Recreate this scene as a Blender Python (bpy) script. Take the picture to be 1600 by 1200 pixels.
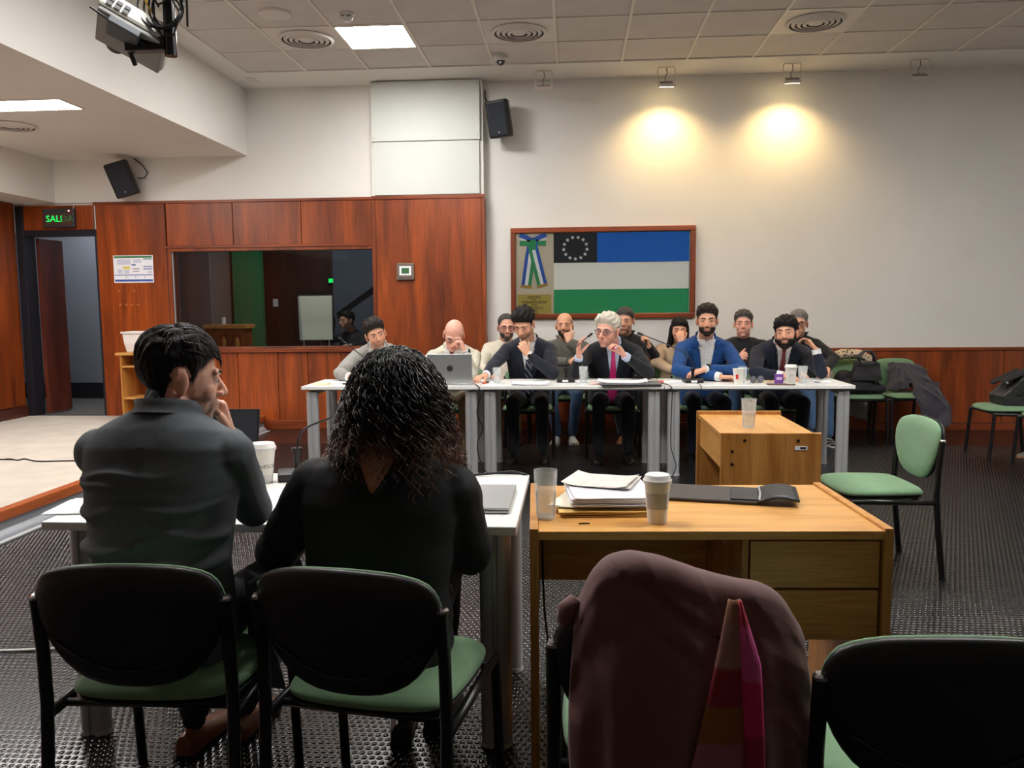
import bpy, bmesh, math, random
import numpy as np
from mathutils import Vector, Matrix, Euler, noise as mnoise
from mathutils.bvhtree import BVHTree
random.seed(7)
PI = math.pi
scene = bpy.context.scene
for o_ in list(bpy.data.objects):
    bpy.data.objects.remove(o_)
COL = scene.collection

# ------------------------------------------------------------------ camera
YAW, PITCH, ROLL, HC, FPX = 0.0742, 0.0971, 0.0094, 1.40, 1275.0
def cam_axes():
    f = np.array([-math.sin(YAW)*math.cos(PITCH), math.cos(YAW)*math.cos(PITCH), -math.sin(PITCH)])
    r = np.array([math.cos(YAW), math.sin(YAW), 0.0])
    d = np.cross(f, r)
    c, s = math.cos(ROLL), math.sin(ROLL)
    return c*r + s*d, -s*r + c*d, f
_r, _d, _f = cam_axes()
cd = bpy.data.cameras.new('camera')
cam = bpy.data.objects.new('camera', cd)
COL.objects.link(cam)
m = Matrix.Identity(4)
for i in range(3):
    m[i][0] = _r[i]; m[i][1] = -_d[i]; m[i][2] = -_f[i]
m[0][3], m[1][3], m[2][3] = 0.0, 0.0, HC
cam.matrix_world = m
cd.sensor_width = 36.0
cd.lens = FPX*36.0/1600.0
cd.clip_start = 0.05
scene.camera = cam

# ------------------------------------------------------------------ world, exposure
wd = bpy.data.worlds.new('world'); scene.world = wd
wd.use_nodes = True
wd.node_tree.nodes['Background'].inputs[0].default_value = (0.5, 0.52, 0.55, 1)
wd.node_tree.nodes['Background'].inputs[1].default_value = 0.02
vs = scene.view_settings
vs.view_transform = 'Standard'; vs.look = 'None'; vs.gamma = 1.0
vs.use_curve_mapping = False
vs.exposure = 0.65
PANEL_POWER = 40.0       # emission strength of the ceiling light panels
SPOT_POWER = 44.0        # watts of the two warm wall floodlights

# ------------------------------------------------------------------ materials
def S(r, g, b):
    def f(c):
        c /= 255.0
        return c/12.92 if c <= 0.04045 else ((c+0.055)/1.055)**2.4
    return (f(r), f(g), f(b), 1.0)
MATS = {}
def pmat(name, col, rough=0.5, metal=0.0, spec=0.5, vary=0.0, scale=8.0, bump=0.0, bscale=40.0,
         stretch=(1, 1, 1), emit=None, alpha=1.0, trans=0.0, sheen=0.0, coat=0.0, attr=None):
    """Principled material with noise variation in colour and a fine noise bump."""
    if name in MATS: return MATS[name]
    mt = bpy.data.materials.new(name); mt.use_nodes = True
    nt = mt.node_tree; n = nt.nodes; l = nt.links
    p = n['Principled BSDF']
    p.inputs['Roughness'].default_value = rough
    p.inputs['Metallic'].default_value = metal
    p.inputs['Specular IOR Level'].default_value = spec
    p.inputs['Base Color'].default_value = col
    if trans: p.inputs['Transmission Weight'].default_value = trans
    if sheen: p.inputs['Sheen Weight'].default_value = sheen
    if coat: p.inputs['Coat Weight'].default_value = coat
    if alpha < 1: p.inputs['Alpha'].default_value = alpha
    if emit:
        p.inputs['Emission Color'].default_value = emit[0]
        p.inputs['Emission Strength'].default_value = emit[1]
    tc = n.new('ShaderNodeTexCoord'); mp = n.new('ShaderNodeMapping')
    mp.inputs['Scale'].default_value = stretch
    l.new(tc.outputs['Object'], mp.inputs['Vector'])
    src = None
    if attr:
        a = n.new('ShaderNodeAttribute'); a.attribute_name = attr
        src = a.outputs['Color']
        l.new(src, p.inputs['Base Color'])
    if vary > 0:
        nz = n.new('ShaderNodeTexNoise'); nz.inputs['Scale'].default_value = scale
        nz.inputs['Detail'].default_value = 4.0
        l.new(mp.outputs[0], nz.inputs['Vector'])
        mx = n.new('ShaderNodeMix'); mx.data_type = 'RGBA'; mx.blend_type = 'MULTIPLY'
        rp = n.new('ShaderNodeMapRange')
        rp.inputs['From Min'].default_value = 0.3; rp.inputs['From Max'].default_value = 0.7
        rp.inputs['To Min'].default_value = 1.0 - vary; rp.inputs['To Max'].default_value = 1.0 + vary*0.4
        l.new(nz.outputs['Fac'], rp.inputs['Value'])
        cmb = n.new('ShaderNodeCombineColor')
        for k in range(3): l.new(rp.outputs[0], cmb.inputs[k])
        mx.inputs['Factor'].default_value = 1.0
        if src: l.new(src, mx.inputs['A'])
        else: mx.inputs['A'].default_value = col
        l.new(cmb.outputs[0], mx.inputs['B'])
        l.new(mx.outputs['Result'], p.inputs['Base Color'])
    if bump > 0:
        nb = n.new('ShaderNodeTexNoise'); nb.inputs['Scale'].default_value = bscale
        nb.inputs['Detail'].default_value = 3.0
        l.new(mp.outputs[0], nb.inputs['Vector'])
        bp = n.new('ShaderNodeBump'); bp.inputs['Strength'].default_value = bump
        bp.inputs['Distance'].default_value = 0.01
        l.new(nb.outputs['Fac'], bp.inputs['Height'])
        l.new(bp.outputs[0], p.inputs['Normal'])
    MATS[name] = mt
    return mt

def wood(name, dark, light, axis='Z', gscale=3.0, rough=0.35, coat=0.2, fine=0.35):
    """Wood veneer: long grain along one axis, broad figure and fine pores."""
    if name in MATS: return MATS[name]
    mt = bpy.data.materials.new(name); mt.use_nodes = True
    nt = mt.node_tree; n = nt.nodes; l = nt.links; p = n['Principled BSDF']
    p.inputs['Roughness'].default_value = rough; p.inputs['Coat Weight'].default_value = coat
    p.inputs['Coat Roughness'].default_value = 0.25
    tc = n.new('ShaderNodeTexCoord')
    oi = n.new('ShaderNodeObjectInfo')
    va = n.new('ShaderNodeVectorMath'); va.operation = 'ADD'
    vm = n.new('ShaderNodeVectorMath'); vm.operation = 'SCALE'; vm.inputs['Scale'].default_value = 7.0
    cx = n.new('ShaderNodeCombineXYZ')
    for k in range(3): l.new(oi.outputs['Random'], cx.inputs[k])
    l.new(cx.outputs[0], vm.inputs[0])
    l.new(tc.outputs['Object'], va.inputs[0]); l.new(vm.outputs[0], va.inputs[1])
    def grain(across, along, detail):
        mp = n.new('ShaderNodeMapping')
        sc = {'X': (along, across, across), 'Y': (across, along, across), 'Z': (across, across, along)}[axis]
        mp.inputs['Scale'].default_value = sc
        l.new(va.outputs[0], mp.inputs['Vector'])
        nz = n.new('ShaderNodeTexNoise'); nz.inputs['Scale'].default_value = 1.0
        nz.inputs['Detail'].default_value = detail; nz.inputs['Distortion'].default_value = 0.6
        l.new(mp.outputs[0], nz.inputs['Vector'])
        return nz
    a = grain(gscale*2.2, gscale*0.28, 4.0); b = grain(gscale*30, gscale*1.2, 3.0)
    rp = n.new('ShaderNodeValToRGB')
    e = rp.color_ramp.elements
    e[0].position = 0.32; e[0].color = dark; e[1].position = 0.68; e[1].color = light
    l.new(a.outputs['Fac'], rp.inputs['Fac'])
    mr = n.new('ShaderNodeMapRange'); mr.inputs['From Min'].default_value = 0.3; mr.inputs['From Max'].default_value = 0.7
    mr.inputs['To Min'].default_value = 1.0-fine; mr.inputs['To Max'].default_value = 1.08
    l.new(b.outputs['Fac'], mr.inputs['Value'])
    cmb = n.new('ShaderNodeCombineColor')
    for k in range(3): l.new(mr.outputs[0], cmb.inputs[k])
    mx = n.new('ShaderNodeMix'); mx.data_type = 'RGBA'; mx.blend_type = 'MULTIPLY'; mx.inputs['Factor'].default_value = 1.0
    l.new(rp.outputs['Color'], mx.inputs['A']); l.new(cmb.outputs[0], mx.inputs['B'])
    # each veneer sheet its own tone
    m2 = n.new('ShaderNodeMapRange'); m2.inputs['To Min'].default_value = 0.86; m2.inputs['To Max'].default_value = 1.1
    l.new(oi.outputs['Random'], m2.inputs['Value'])
    c2 = n.new('ShaderNodeCombineColor')
    for k in range(3): l.new(m2.outputs[0], c2.inputs[k])
    mx2 = n.new('ShaderNodeMix'); mx2.data_type = 'RGBA'; mx2.blend_type = 'MULTIPLY'; mx2.inputs['Factor'].default_value = 1.0
    l.new(mx.outputs['Result'], mx2.inputs['A']); l.new(c2.outputs[0], mx2.inputs['B'])
    l.new(mx2.outputs['Result'], p.inputs['Base Color'])
    MATS[name] = mt
    return mt

def glass(name, tint=(1, 1, 1, 1), refl=0.06):
    """Thin clear pane: see-through with a mirror-like sheen that grows at grazing angles."""
    if name in MATS: return MATS[name]
    mt = bpy.data.materials.new(name); mt.use_nodes = True
    nt = mt.node_tree; n = nt.nodes; l = nt.links
    n.remove(n['Principled BSDF'])
    out = n['Material Output']
    t = n.new('ShaderNodeBsdfTransparent'); t.inputs[0].default_value = tint
    g = n.new('ShaderNodeBsdfGlossy'); g.inputs['Roughness'].default_value = 0.01
    fr = n.new('ShaderNodeFresnel'); fr.inputs['IOR'].default_value = 1.15 + refl*4
    mx = n.new('ShaderNodeMixShader')
    l.new(fr.outputs[0], mx.inputs[0]); l.new(t.outputs[0], mx.inputs[1]); l.new(g.outputs[0], mx.inputs[2])
    l.new(mx.outputs[0], out.inputs['Surface'])
    MATS[name] = mt
    return mt

M_WALL = pmat('white_paint', S(226, 223, 217), 0.7, vary=0.04, scale=1.5, bump=0.05, bscale=60)
M_BOARD = pmat('white_board', S(204, 206, 199), 0.5, vary=0.02, scale=2)
M_CEIL = pmat('ceiling_tile_white', S(206, 200, 196), 0.9, vary=0.06, scale=3, bump=0.15, bscale=180)
M_GRID = pmat('ceiling_grid_white', S(222, 216, 206), 0.5)
M_WOODW = wood('cherry_veneer', S(98, 38, 6), S(168, 76, 18), 'Z', 2.2, 0.4, 0.12)
M_WOODT = wood('cherry_trim', S(94, 36, 6), S(156, 70, 17), 'X', 2.2, 0.4, 0.12)
M_WOODTZ = wood('cherry_trim_upright', S(94, 36, 6), S(156, 70, 17), 'Z', 2.2, 0.4, 0.12)
M_WOODTY = wood('cherry_trim_deep', S(110, 46, 18), S(182, 92, 38), 'Y', 2.2, 0.35, 0.25)
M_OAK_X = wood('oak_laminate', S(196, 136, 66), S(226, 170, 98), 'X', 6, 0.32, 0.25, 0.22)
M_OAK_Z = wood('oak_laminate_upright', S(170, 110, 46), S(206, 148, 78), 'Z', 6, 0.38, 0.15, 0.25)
M_OAK_Y = wood('oak_laminate_deep', S(196, 136, 66), S(226, 170, 98), 'Y', 6, 0.32, 0.25, 0.22)
M_BLACKP = pmat('black_plastic', S(20, 20, 22), 0.45)
M_BLACKM = pmat('black_metal', S(14, 14, 16), 0.35)
M_ALU = pmat('grey_aluminium', S(178, 180, 182), 0.38, 0.35, bump=0.02, bscale=200, stretch=(1, 1, 0.02))
M_TABLE = pmat('white_laminate', S(236, 236, 232), 0.28, vary=0.02, scale=4)
M_GREEN = pmat('green_upholstery', S(108, 142, 106), 0.85, vary=0.08, scale=30, bump=0.15, bscale=900, sheen=0.2)
M_CHROME = pmat('chrome', S(220, 220, 224), 0.15, 1.0)
M_CORR = pmat('corridor_grey', S(120, 124, 134), 0.8)
M_DARKW = pmat('dark_skirting', S(22, 24, 30), 0.5)
M_PAPER = pmat('white_paper', S(238, 238, 242), 0.8)

# ------------------------------------------------------------------ mesh helpers
class B:
    """Collects shapes; build() links them as ONE mesh object."""
    def __init__(s): s.v = []; s.f = []
    def add(s, vs, fs):
        o = len(s.v); s.v.extend([tuple(v) for v in vs]); s.f.extend([tuple(i+o for i in f) for f in fs]); return s
    def box(s, c, d, rz=0.0, rx=0.0, ry=0.0):
        R = Euler((rx, ry, rz)).to_matrix()
        vs = [Vector(c) + R @ Vector((d[0]/2*a, d[1]/2*b, d[2]/2*e)) for a in (-1, 1) for b in (-1, 1) for e in (-1, 1)]
        return s.add(vs, [(0, 1, 3, 2), (4, 6, 7, 5), (0, 4, 5, 1), (2, 3, 7, 6), (0, 2, 6, 4), (1, 5, 7, 3)])
    def mm(s, a, b):
        return s.box([(a[i]+b[i])/2 for i in range(3)], [abs(b[i]-a[i]) for i in range(3)])
    def tube(s, pts, r, seg=8, cap=True):
        P = [Vector(p) for p in pts]; n = len(P)
        rs = r if isinstance(r, (list, tuple)) else [r]*n
        vs = []; up = None
        for i in range(n):
            t = (P[min(i+1, n-1)] - P[max(i-1, 0)])
            if t.length < 1e-9: t = Vector((0, 0, 1))
            t.normalize()
            if up is None:
                up = Vector((0, 0, 1)) if abs(t.z) < 0.9 else Vector((0, 1, 0))
            u = t.cross(up)
            if u.length < 1e-6: u = t.orthogonal()
            u.normalize(); w = u.cross(t).normalized(); up = w
            for k in range(seg):
                a = 2*PI*k/seg
                vs.append(P[i] + (u*math.cos(a) + w*math.sin(a))*rs[i])
        fs = []
        for i in range(n-1):
            for k in range(seg):
                k2 = (k+1) % seg
                fs.append((i*seg+k, i*seg+k2, (i+1)*seg+k2, (i+1)*seg+k))
        if cap:
            fs.append(tuple(range(seg))[::-1]); fs.append(tuple((n-1)*seg+k for k in range(seg)))
        return s.add(vs, fs)
    def lathe(s, prof, c=(0, 0, 0), seg=24, cap=True, sx=1.0, sy=1.0, rot=None):
        vs = []
        for (r, z) in prof:
            for k in range(seg):
                a = 2*PI*k/seg
                p = Vector((r*math.cos(a)*sx, r*math.sin(a)*sy, z))
                if rot: p = rot @ p
                vs.append(p + Vector(c))
        fs = []
        n = len(prof)
        for i in range(n-1):
            for k in range(seg):
                k2 = (k+1) % seg
                fs.append((i*seg+k, i*seg+k2, (i+1)*seg+k2, (i+1)*seg+k))
        if cap:
            fs.append(tuple(range(seg))[::-1]); fs.append(tuple((n-1)*seg+k for k in range(seg)))
        return s.add(vs, fs)
    def prism(s, poly, a, b, plane='XZ'):
        """poly in a plane, extruded between a and b along the third axis."""
        def put(p, t):
            return {'XZ': (p[0], t, p[1]), 'XY': (p[0], p[1], t), 'YZ': (t, p[0], p[1])}[plane]
        n = len(poly)
        vs = [put(p, a) for p in poly] + [put(p, b) for p in poly]
        fs = [tuple(range(n)), tuple(range(2*n-1, n-1, -1))]
        fs += [(i, i+n, (i+1) % n + n, (i+1) % n) for i in range(n)]
        return s.add(vs, fs)
    def ell(s, c, r, seg=16, rings=10, rot=None):
        vs = [(0, 0, 1)]
        for i in range(1, rings):
            a = PI*i/rings
            for k in range(seg):
                b = 2*PI*k/seg
                vs.append((math.sin(a)*math.cos(b), math.sin(a)*math.sin(b), math.cos(a)))
        vs.append((0, 0, -1))
        fs = [(0, 1+k, 1+(k+1) % seg) for k in range(seg)]
        for i in range(rings-2):
            for k in range(seg):
                k2 = (k+1) % seg
                fs.append((1+i*seg+k, 1+(i+1)*seg+k, 1+(i+1)*seg+k2, 1+i*seg+k2))
        L = len(vs)-1
        fs += [(L, 1+(rings-2)*seg+(k+1) % seg, 1+(rings-2)*seg+k) for k in range(seg)]
        rr = (r, r, r) if isinstance(r, (int, float)) else r
        out = []
        for v in vs:
            p = Vector((v[0]*rr[0], v[1]*rr[1], v[2]*rr[2]))
            if rot: p = rot @ p
            out.append(p + Vector(c))
        return s.add(out, fs)
    def capsule(s, a, b, ra, rb, seg=12, flat=1.0, up=None):
        """Tapered limb with round ends; flat < 1 squashes it along up."""
        a = Vector(a); b = Vector(b); t = (b-a)
        if t.length < 1e-6: return s.ell(a, ra)
        L = t.length; t.normalize()
        w = Vector(up) if up is not None else t.orthogonal()
        w = (w - t*w.dot(t)).normalized(); u = t.cross(w)
        rings = []
        for k in (80, 55, 25): rings.append((-ra*math.sin(math.radians(k)), ra*math.cos(math.radians(k))))
        for k in range(5): q = k/4; rings.append((L*q, ra+(rb-ra)*q))
        for k in (25, 55, 80): rings.append((L+rb*math.sin(math.radians(k)), rb*math.cos(math.radians(k))))
        vs = []
        for (z, r) in rings:
            for k in range(seg):
                g = 2*PI*k/seg
                vs.append(a + t*z + u*r*math.cos(g) + w*r*flat*math.sin(g))
        fs = []
        for i in range(len(rings)-1):
            for k in range(seg):
                k2 = (k+1) % seg
                fs.append((i*seg+k, i*seg+k2, (i+1)*seg+k2, (i+1)*seg+k))
        n = len(rings)
        fs.append(tuple(range(seg))[::-1]); fs.append(tuple((n-1)*seg+k for k in range(seg)))
        return s.add(vs, fs)
    def grid(s, P, closed=False):
        """P: rows of points."""
        R = len(P); C = len(P[0])
        vs = [p for row in P for p in row]; fs = []
        for i in range(R-1):
            for k in range(C if closed else C-1):
                k2 = (k+1) % C
                fs.append((i*C+k, i*C+k2, (i+1)*C+k2, (i+1)*C+k))
        return s.add(vs, fs)
    def mesh(s, name):
        me = bpy.data.meshes.new(name); me.from_pydata(s.v, [], s.f); me.update()
        return me
    def build(s, name, mat, parent=None, smooth=False, bevel=0.0, seg=2, normals=True, angle=None):
        return link(name, s.mesh(name), mat, parent, smooth, bevel, seg, normals, angle)

def link(name, me, mat, parent=None, smooth=False, bevel=0.0, seg=2, normals=True, angle=None):
    if normals:
        bm = bmesh.new(); bm.from_mesh(me)
        bmesh.ops.recalc_face_normals(bm, faces=bm.faces)
        bm.to_mesh(me); bm.free()
    if mat and not me.materials: me.materials.append(mat)
    if smooth: me.polygons.foreach_set('use_smooth', [True]*len(me.polygons))
    if smooth and angle:
        me.set_sharp_from_angle(angle=math.radians(angle))
    o = bpy.data.objects.new(name, me); COL.objects.link(o)
    if parent is not None: o.parent = parent
    if bevel:
        md = o.modifiers.new('bevel', 'BEVEL'); md.width = bevel; md.segments = seg
        md.limit_method = 'ANGLE'; md.angle_limit = math.radians(40)
    return o

def tag(o, label, cat, group=None, kind=None):
    o['label'] = label; o['category'] = cat
    if group: o['group'] = group
    if kind: o['kind'] = kind
    return o
def thing(name, label, cat, loc=(0, 0, 0), rz=0.0, group=None):
    o = bpy.data.objects.new(name, None); COL.objects.link(o)
    o.empty_display_size = 0.1
    o.location = loc; o.rotation_euler = (0, 0, rz)
    return tag(o, label, cat, group)
def struct(o, label=None):
    o['kind'] = 'structure'
    if label: o['label'] = label
    return o
def copy_tree(o, parent=None):
    c = o.copy(); COL.objects.link(c)
    if parent is not None: c.parent = parent
    for ch in list(o.children): copy_tree(ch, c)
    return c
def text_mesh(body, size, depth=0.0, align='CENTER', res=2):
    cu = bpy.data.curves.new('txt', 'FONT'); cu.body = body; cu.size = size
    cu.align_x = align; cu.align_y = 'CENTER'; cu.extrude = depth; cu.resolution_u = res
    o = bpy.data.objects.new('txt', cu); COL.objects.link(o)
    dg = bpy.context.evaluated_depsgraph_get()
    me = bpy.data.meshes.new_from_object(o.evaluated_get(dg))
    bpy.data.objects.remove(o); bpy.data.curves.remove(cu)
    return me
def text_on_wall(body, size, loc, mat, parent, name='lettering', depth=0.001, rx=PI/2, rz=0.0):
    me = text_mesh(body, size, depth)
    me.materials.clear()
    o = link(name, me, mat, parent, normals=False)
    o.location = loc; o.rotation_euler = (rx, 0, rz)
    return o
# ================================================================== THE SETTING
W = 9.09; ZC = 3.81; XS = -3.62; ZS = 3.085; XL = -6.38; XR = 6.2; YB = -3.2; STG = 0.15
# ---- floor with raised rubber studs
def floor_mat():
    mt = bpy.data.materials.new('black_rubber'); mt.use_nodes = True
    nt = mt.node_tree; n = nt.nodes; l = nt.links; p = n['Principled BSDF']
    p.inputs['Base Color'].default_value = S(18, 18, 20)
    p.inputs['Roughness'].default_value = 0.27; p.inputs['Specular IOR Level'].default_value = 0.7
    tc = n.new('ShaderNodeTexCoord')
    br = n.new('ShaderNodeTexBrick'); br.inputs['Scale'].default_value = 1.0
    br.inputs['Brick Width'].default_value = 0.0245; br.inputs['Row Height'].default_value = 0.027
    br.inputs['Mortar Size'].default_value = 0.0035; br.inputs['Mortar Smooth'].default_value = 0.6
    br.inputs['Color1'].default_value = (1, 1, 1, 1); br.inputs['Color2'].default_value = (1, 1, 1, 1); br.inputs['Mortar'].default_value = (0, 0, 0, 1)
    l.new(tc.outputs['Object'], br.inputs['Vector'])
    bp = n.new('ShaderNodeBump'); bp.inputs['Strength'].default_value = 0.35; bp.inputs['Distance'].default_value = 0.0015
    l.new(br.outputs['Color'], bp.inputs['Height']); l.new(bp.outputs[0], p.inputs['Normal'])
    nz = n.new('ShaderNodeTexNoise'); nz.inputs['Scale'].default_value = 2.5
    l.new(tc.outputs['Object'], nz.inputs['Vector'])
    mr = n.new('ShaderNodeMapRange'); mr.inputs['To Min'].default_value = 0.17; mr.inputs['To Max'].default_value = 0.22
    l.new(nz.outputs['Fac'], mr.inputs['Value']); l.new(mr.outputs[0], p.inputs['Roughness'])
    return mt
M_FLOOR = floor_mat()
M_STUD = pmat('black_rubber_stud', S(19, 19, 21), 0.17, spec=0.7, vary=0.2, scale=6)
fl = struct(B().mm((-6.6, YB-0.1, -0.12), (XR+0.1, W+0.1, 0.0)).build('floor', M_FLOOR), 'black rubber floor with small raised studs')
def studs():
    px, py = 0.0245, 0.027
    ring = [(-.0085, -.006), (-.006, -.0095), (.006, -.0095), (.0085, -.006), (.0085, .006), (.006, .0095), (-.006, .0095), (-.0085, .006)]
    P = []
    y = 1.7; r = 0
    while y < 3.65:
        half = 0.72*y + 0.45
        x0 = max(-3.38, -half - 0.05*y); x1 = half*0.95
        xs = np.arange(math.floor(x0/px)*px + (r % 2)*px/2, x1, px)
        P.append(np.stack([xs, np.full_like(xs, y)], 1))
        y += py; r += 1
    P = np.concatenate(P); n = len(P)
    base = np.array([(a, b, 0.0) for a, b in ring] + [(a*.84, b*.84, 0.0016) for a, b in ring])
    V = np.zeros((n, 16, 3)); V[:] = base[None]
    V[:, :, :2] += P[:, None, :]
    quads = np.array([[i, (i+1) % 8, (i+1) % 8 + 8, i+8] for i in range(8)])
    top = np.array([8, 9, 10, 11, 12, 13, 14, 15])
    off = (np.arange(n)*16)[:, None]
    per = np.concatenate([quads.ravel(), top])
    loops = (off + per[None]).ravel()
    cnt = np.tile(np.array([4]*8+[8]), n)
    me = bpy.data.meshes.new('stud')
    me.vertices.add(n*16); me.vertices.foreach_set('co', V.ravel())
    me.loops.add(len(loops)); me.loops.foreach_set('vertex_index', loops.astype(np.int32))
    me.polygons.add(len(cnt))
    me.polygons.foreach_set('loop_start', np.concatenate([[0], np.cumsum(cnt)[:-1]]).astype(np.int32))
    me.update(calc_edges=True); me.validate()
    o = link('stud_field', me, M_STUD, fl, normals=False)
    o['kind'] = 'stuff'
studs()
def far_studs():
    px, py = 0.0245, 0.027; P = []; y = 1.7; r = 0
    while y < 8.1:
        if y >= 3.65:
            half = 0.72*y + 0.45; x0 = max(-3.36, -half-.05*y)
            xs = np.arange(math.floor(x0/px)*px + (r % 2)*px/2, min(5.2, half*.95), px); P.append(np.stack([xs, np.full_like(xs, y)], 1))
        y += py; r += 1
    P = np.concatenate(P); n = len(P)
    base = np.array([(-.0085, -.0095, 0), (.0085, -.0095, 0), (.0085, .0095, 0), (-.0085, .0095, 0), (-.0068, -.0076, .0016), (.0068, -.0076, .0016), (.0068, .0076, .0016), (-.0068, .0076, .0016)])
    V = np.zeros((n, 8, 3)); V[:] = base[None]; V[:, :, :2] += P[:, None, :]
    per = np.array([[0, 1, 5, 4], [1, 2, 6, 5], [2, 3, 7, 6], [3, 0, 4, 7], [4, 5, 6, 7]]).ravel()
    loops = ((np.arange(n)*8)[:, None] + per[None]).ravel()
    me = bpy.data.meshes.new('stud')
    me.vertices.add(n*8); me.vertices.foreach_set('co', V.ravel())
    me.loops.add(len(loops)); me.loops.foreach_set('vertex_index', loops.astype(np.int32))
    me.polygons.add(n*5); me.polygons.foreach_set('loop_start', (np.arange(n*5)*4).astype(np.int32))
    me.update(calc_edges=True); me.validate()
    link('stud_field', me, M_STUD, fl, normals=False)['kind'] = 'stuff'
far_studs()

# ---- back wall (core with the openings left free) and its cladding
wb = B()
wb.mm((-0.97, W, 0), (XR, W+0.16, ZC+.1))                  # right of the pillar
wb.mm((-2.2, W, 0), (-0.97, W+0.16, ZC+.1))                # behind the pillar
wb.mm((-6.6, W, 2.60), (-2.2, W+0.16, ZC+.1))              # above the panelling
wb.mm((-4.62, W+0.03, 2.06), (-2.2, W+0.16, 2.60))         # above the window
wb.mm((-4.62, W+0.03, 0), (-2.2, W+0.16, 0.90))            # below the window
wb.mm((-5.43, W+0.03, 0), (-4.60, W+0.16, 2.60))           # pier with the evacuation plan
wb.mm((-6.6, W+0.03, 2.29), (-5.43, W+0.16, 2.60))         # over the door
wall_back = struct(wb.build('wall_back', M_WALL), 'white back wall')
def panel(a, b, parent=wall_back, mat=M_WOODW, name='wood_panel', bevel=0.003):
    c = [(a[i]+b[i])/2 for i in range(3)]
    o = B().box((0, 0, 0), [abs(b[i]-a[i]) for i in range(3)]).build(name, mat, parent, bevel=bevel)
    o.location = c
    return o
g = 0.004
# panelling left of the pillar
panel((-5.43, W, STG), (-4.61-g, W+.03, 2.575))
for a, b in ((-4.60, -3.82), (-3.82, -3.03), (-3.03, -2.2)):
    panel((a+g, W, 2.10), (b-g, W+.03, 2.575))
panel((-5.45, W-.012, 2.575), (-2.18, W+.03, 2.605), mat=M_WOODT, name='cap_rail')
panel((-4.61, W-.012, 2.07), (-2.2, W+.03, 2.10), mat=M_WOODT, name='window_head_trim')
panel((-4.61, W-.03, 0.885), (-2.2, W+.03, 0.925), mat=M_WOODT, name='window_sill_trim')
for a, b in ((-4.60, -4.26), (-4.26, -3.83), (-3.83, -3.36), (-3.36, -3.01), (-3.01, -2.62), (-2.62, -2.2)):
    panel((a+g, W, 0.10), (b-g, W+.03, 0.885))
panel((-3.55, W-.015, 0.0), (-2.2, W+.03, 0.10), mat=M_WOODT, name='skirting')
# transom above the door
panel((-6.36, W, 2.30), (-5.46, W+.03, 2.575))
# dado right of the pillar
xs = [-0.95] + [-0.29+0.815*k for k in range(8)] + [6.2]
for a, b in zip(xs[:-1], xs[1:]):
    panel((a+g, W-.025, 0.085), (b-g, W, 0.865))
panel((-0.95, W-.04, 0.865), (XR, W, 0.90), mat=M_WOODT, name='cap_rail')
bs = struct(B().mm((-0.95, W-.03, 0), (XR, W, 0.08)).build('baseboard_back', M_WOODT, bevel=.003), 'low wooden skirting under the dado')
# pillar
pil = B().mm((-2.18, W-.12, 0), (-0.955, W, ZC))
pillar = struct(pil.build('wall_pillar', M_WALL), 'shallow pillar clad in wood and white boards')
panel((-2.15, W-.14, 0.0), (-0.985, W-.12, 2.555), parent=pillar)
panel((-2.19, W-.15, 2.555), (-0.945, W-.10, 2.595), parent=pillar, mat=M_WOODT, name='cap_rail')
panel((-2.19, W-.145, 0), (-2.152, W-.10, 2.555), parent=pillar, mat=M_WOODTZ, name='edge_trim')
panel((-0.983, W-.145, 0), (-0.945, W-.002, 2.555), parent=pillar, mat=M_WOODTZ, name='edge_trim')
panel((-2.15, W-.15, 2.60), (-0.995, W-.12, 3.165), parent=pillar, mat=M_BOARD, name='white_board')
panel((-2.165, W-.16, 3.172), (-0.985, W-.12, ZC-.01), parent=pillar, mat=M_BOARD, name='white_board')
for x, z in ((-2.14, 3.75), (-1.01, 3.75), (-2.14, 3.21), (-1.01, 3.21)):
    B().lathe([(0.008, 0), (0.006, 0.004)], (0, 0, 0), 10, rot=Matrix.Rotation(PI/2, 3, 'X')).build('screw', M_ALU, pillar).location = (x, W-.16, z)

# ---- interior window
win = struct(B().mm((-4.6, W+.0, .925), (-4.565, W+.16, 2.07)).mm((-2.23, W+.0, .925), (-2.2, W+.16, 2.07))
             .mm((-4.565, W+.0, 2.035), (-2.23, W+.16, 2.07)).mm((-4.565, W+.0, .925), (-2.23, W+.16, .945)).build('window_1', M_WOODTZ, bevel=.002), 'wide interior window in the wood panelling')
B().mm((-4.565, W+.03, .945), (-4.553, W+.05, 2.035)).build('glazing_strip', M_ALU, win)
M_GLASS = glass('window_glass', (0.8, 0.83, 0.84, 1), 0.1)
for a, b in ((-4.553, -4.105), (-4.10, -2.23)):
    B().mm((a, W+.037, .945), (b, W+.043, 2.035)).build('pane', M_GLASS, win)

# ---- door opening, door leaf, corridor
M_DLEAF = wood('dark_door_veneer', S(74, 30, 18), S(120, 54, 34), 'Z', 2.2, 0.4, 0.2)
M_FRAMEB = pmat('dark_door_frame', S(26, 28, 36), 0.45)
d1 = struct(B().mm((-6.38, W-.02, STG), (-6.29, W+.17, 2.575)).mm((-6.29, W-.015, 2.235), (-5.43, W+.17, 2.30))
            .mm((-5.455, W, STG), (-5.43, W+.17, 2.235)).build('door_1', M_FRAMEB, bevel=.003), 'open doorway with dark frame under the exit sign')
leaf = B().box((0, .20, 1.03), (0.045, .40, 2.06)).build('reveal_panel', M_DLEAF, d1, bevel=.003)
leaf.location = (-6.255, W+.165, STG+.012); leaf.rotation_euler = (0, 0, -math.radians(4))
cw = struct(B().mm((-8.4, 10.9, STG), (-5.45, 11.0, 3.0)).build('wall_corridor', M_CORR), 'grey corridor wall seen through the doorway')
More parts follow.
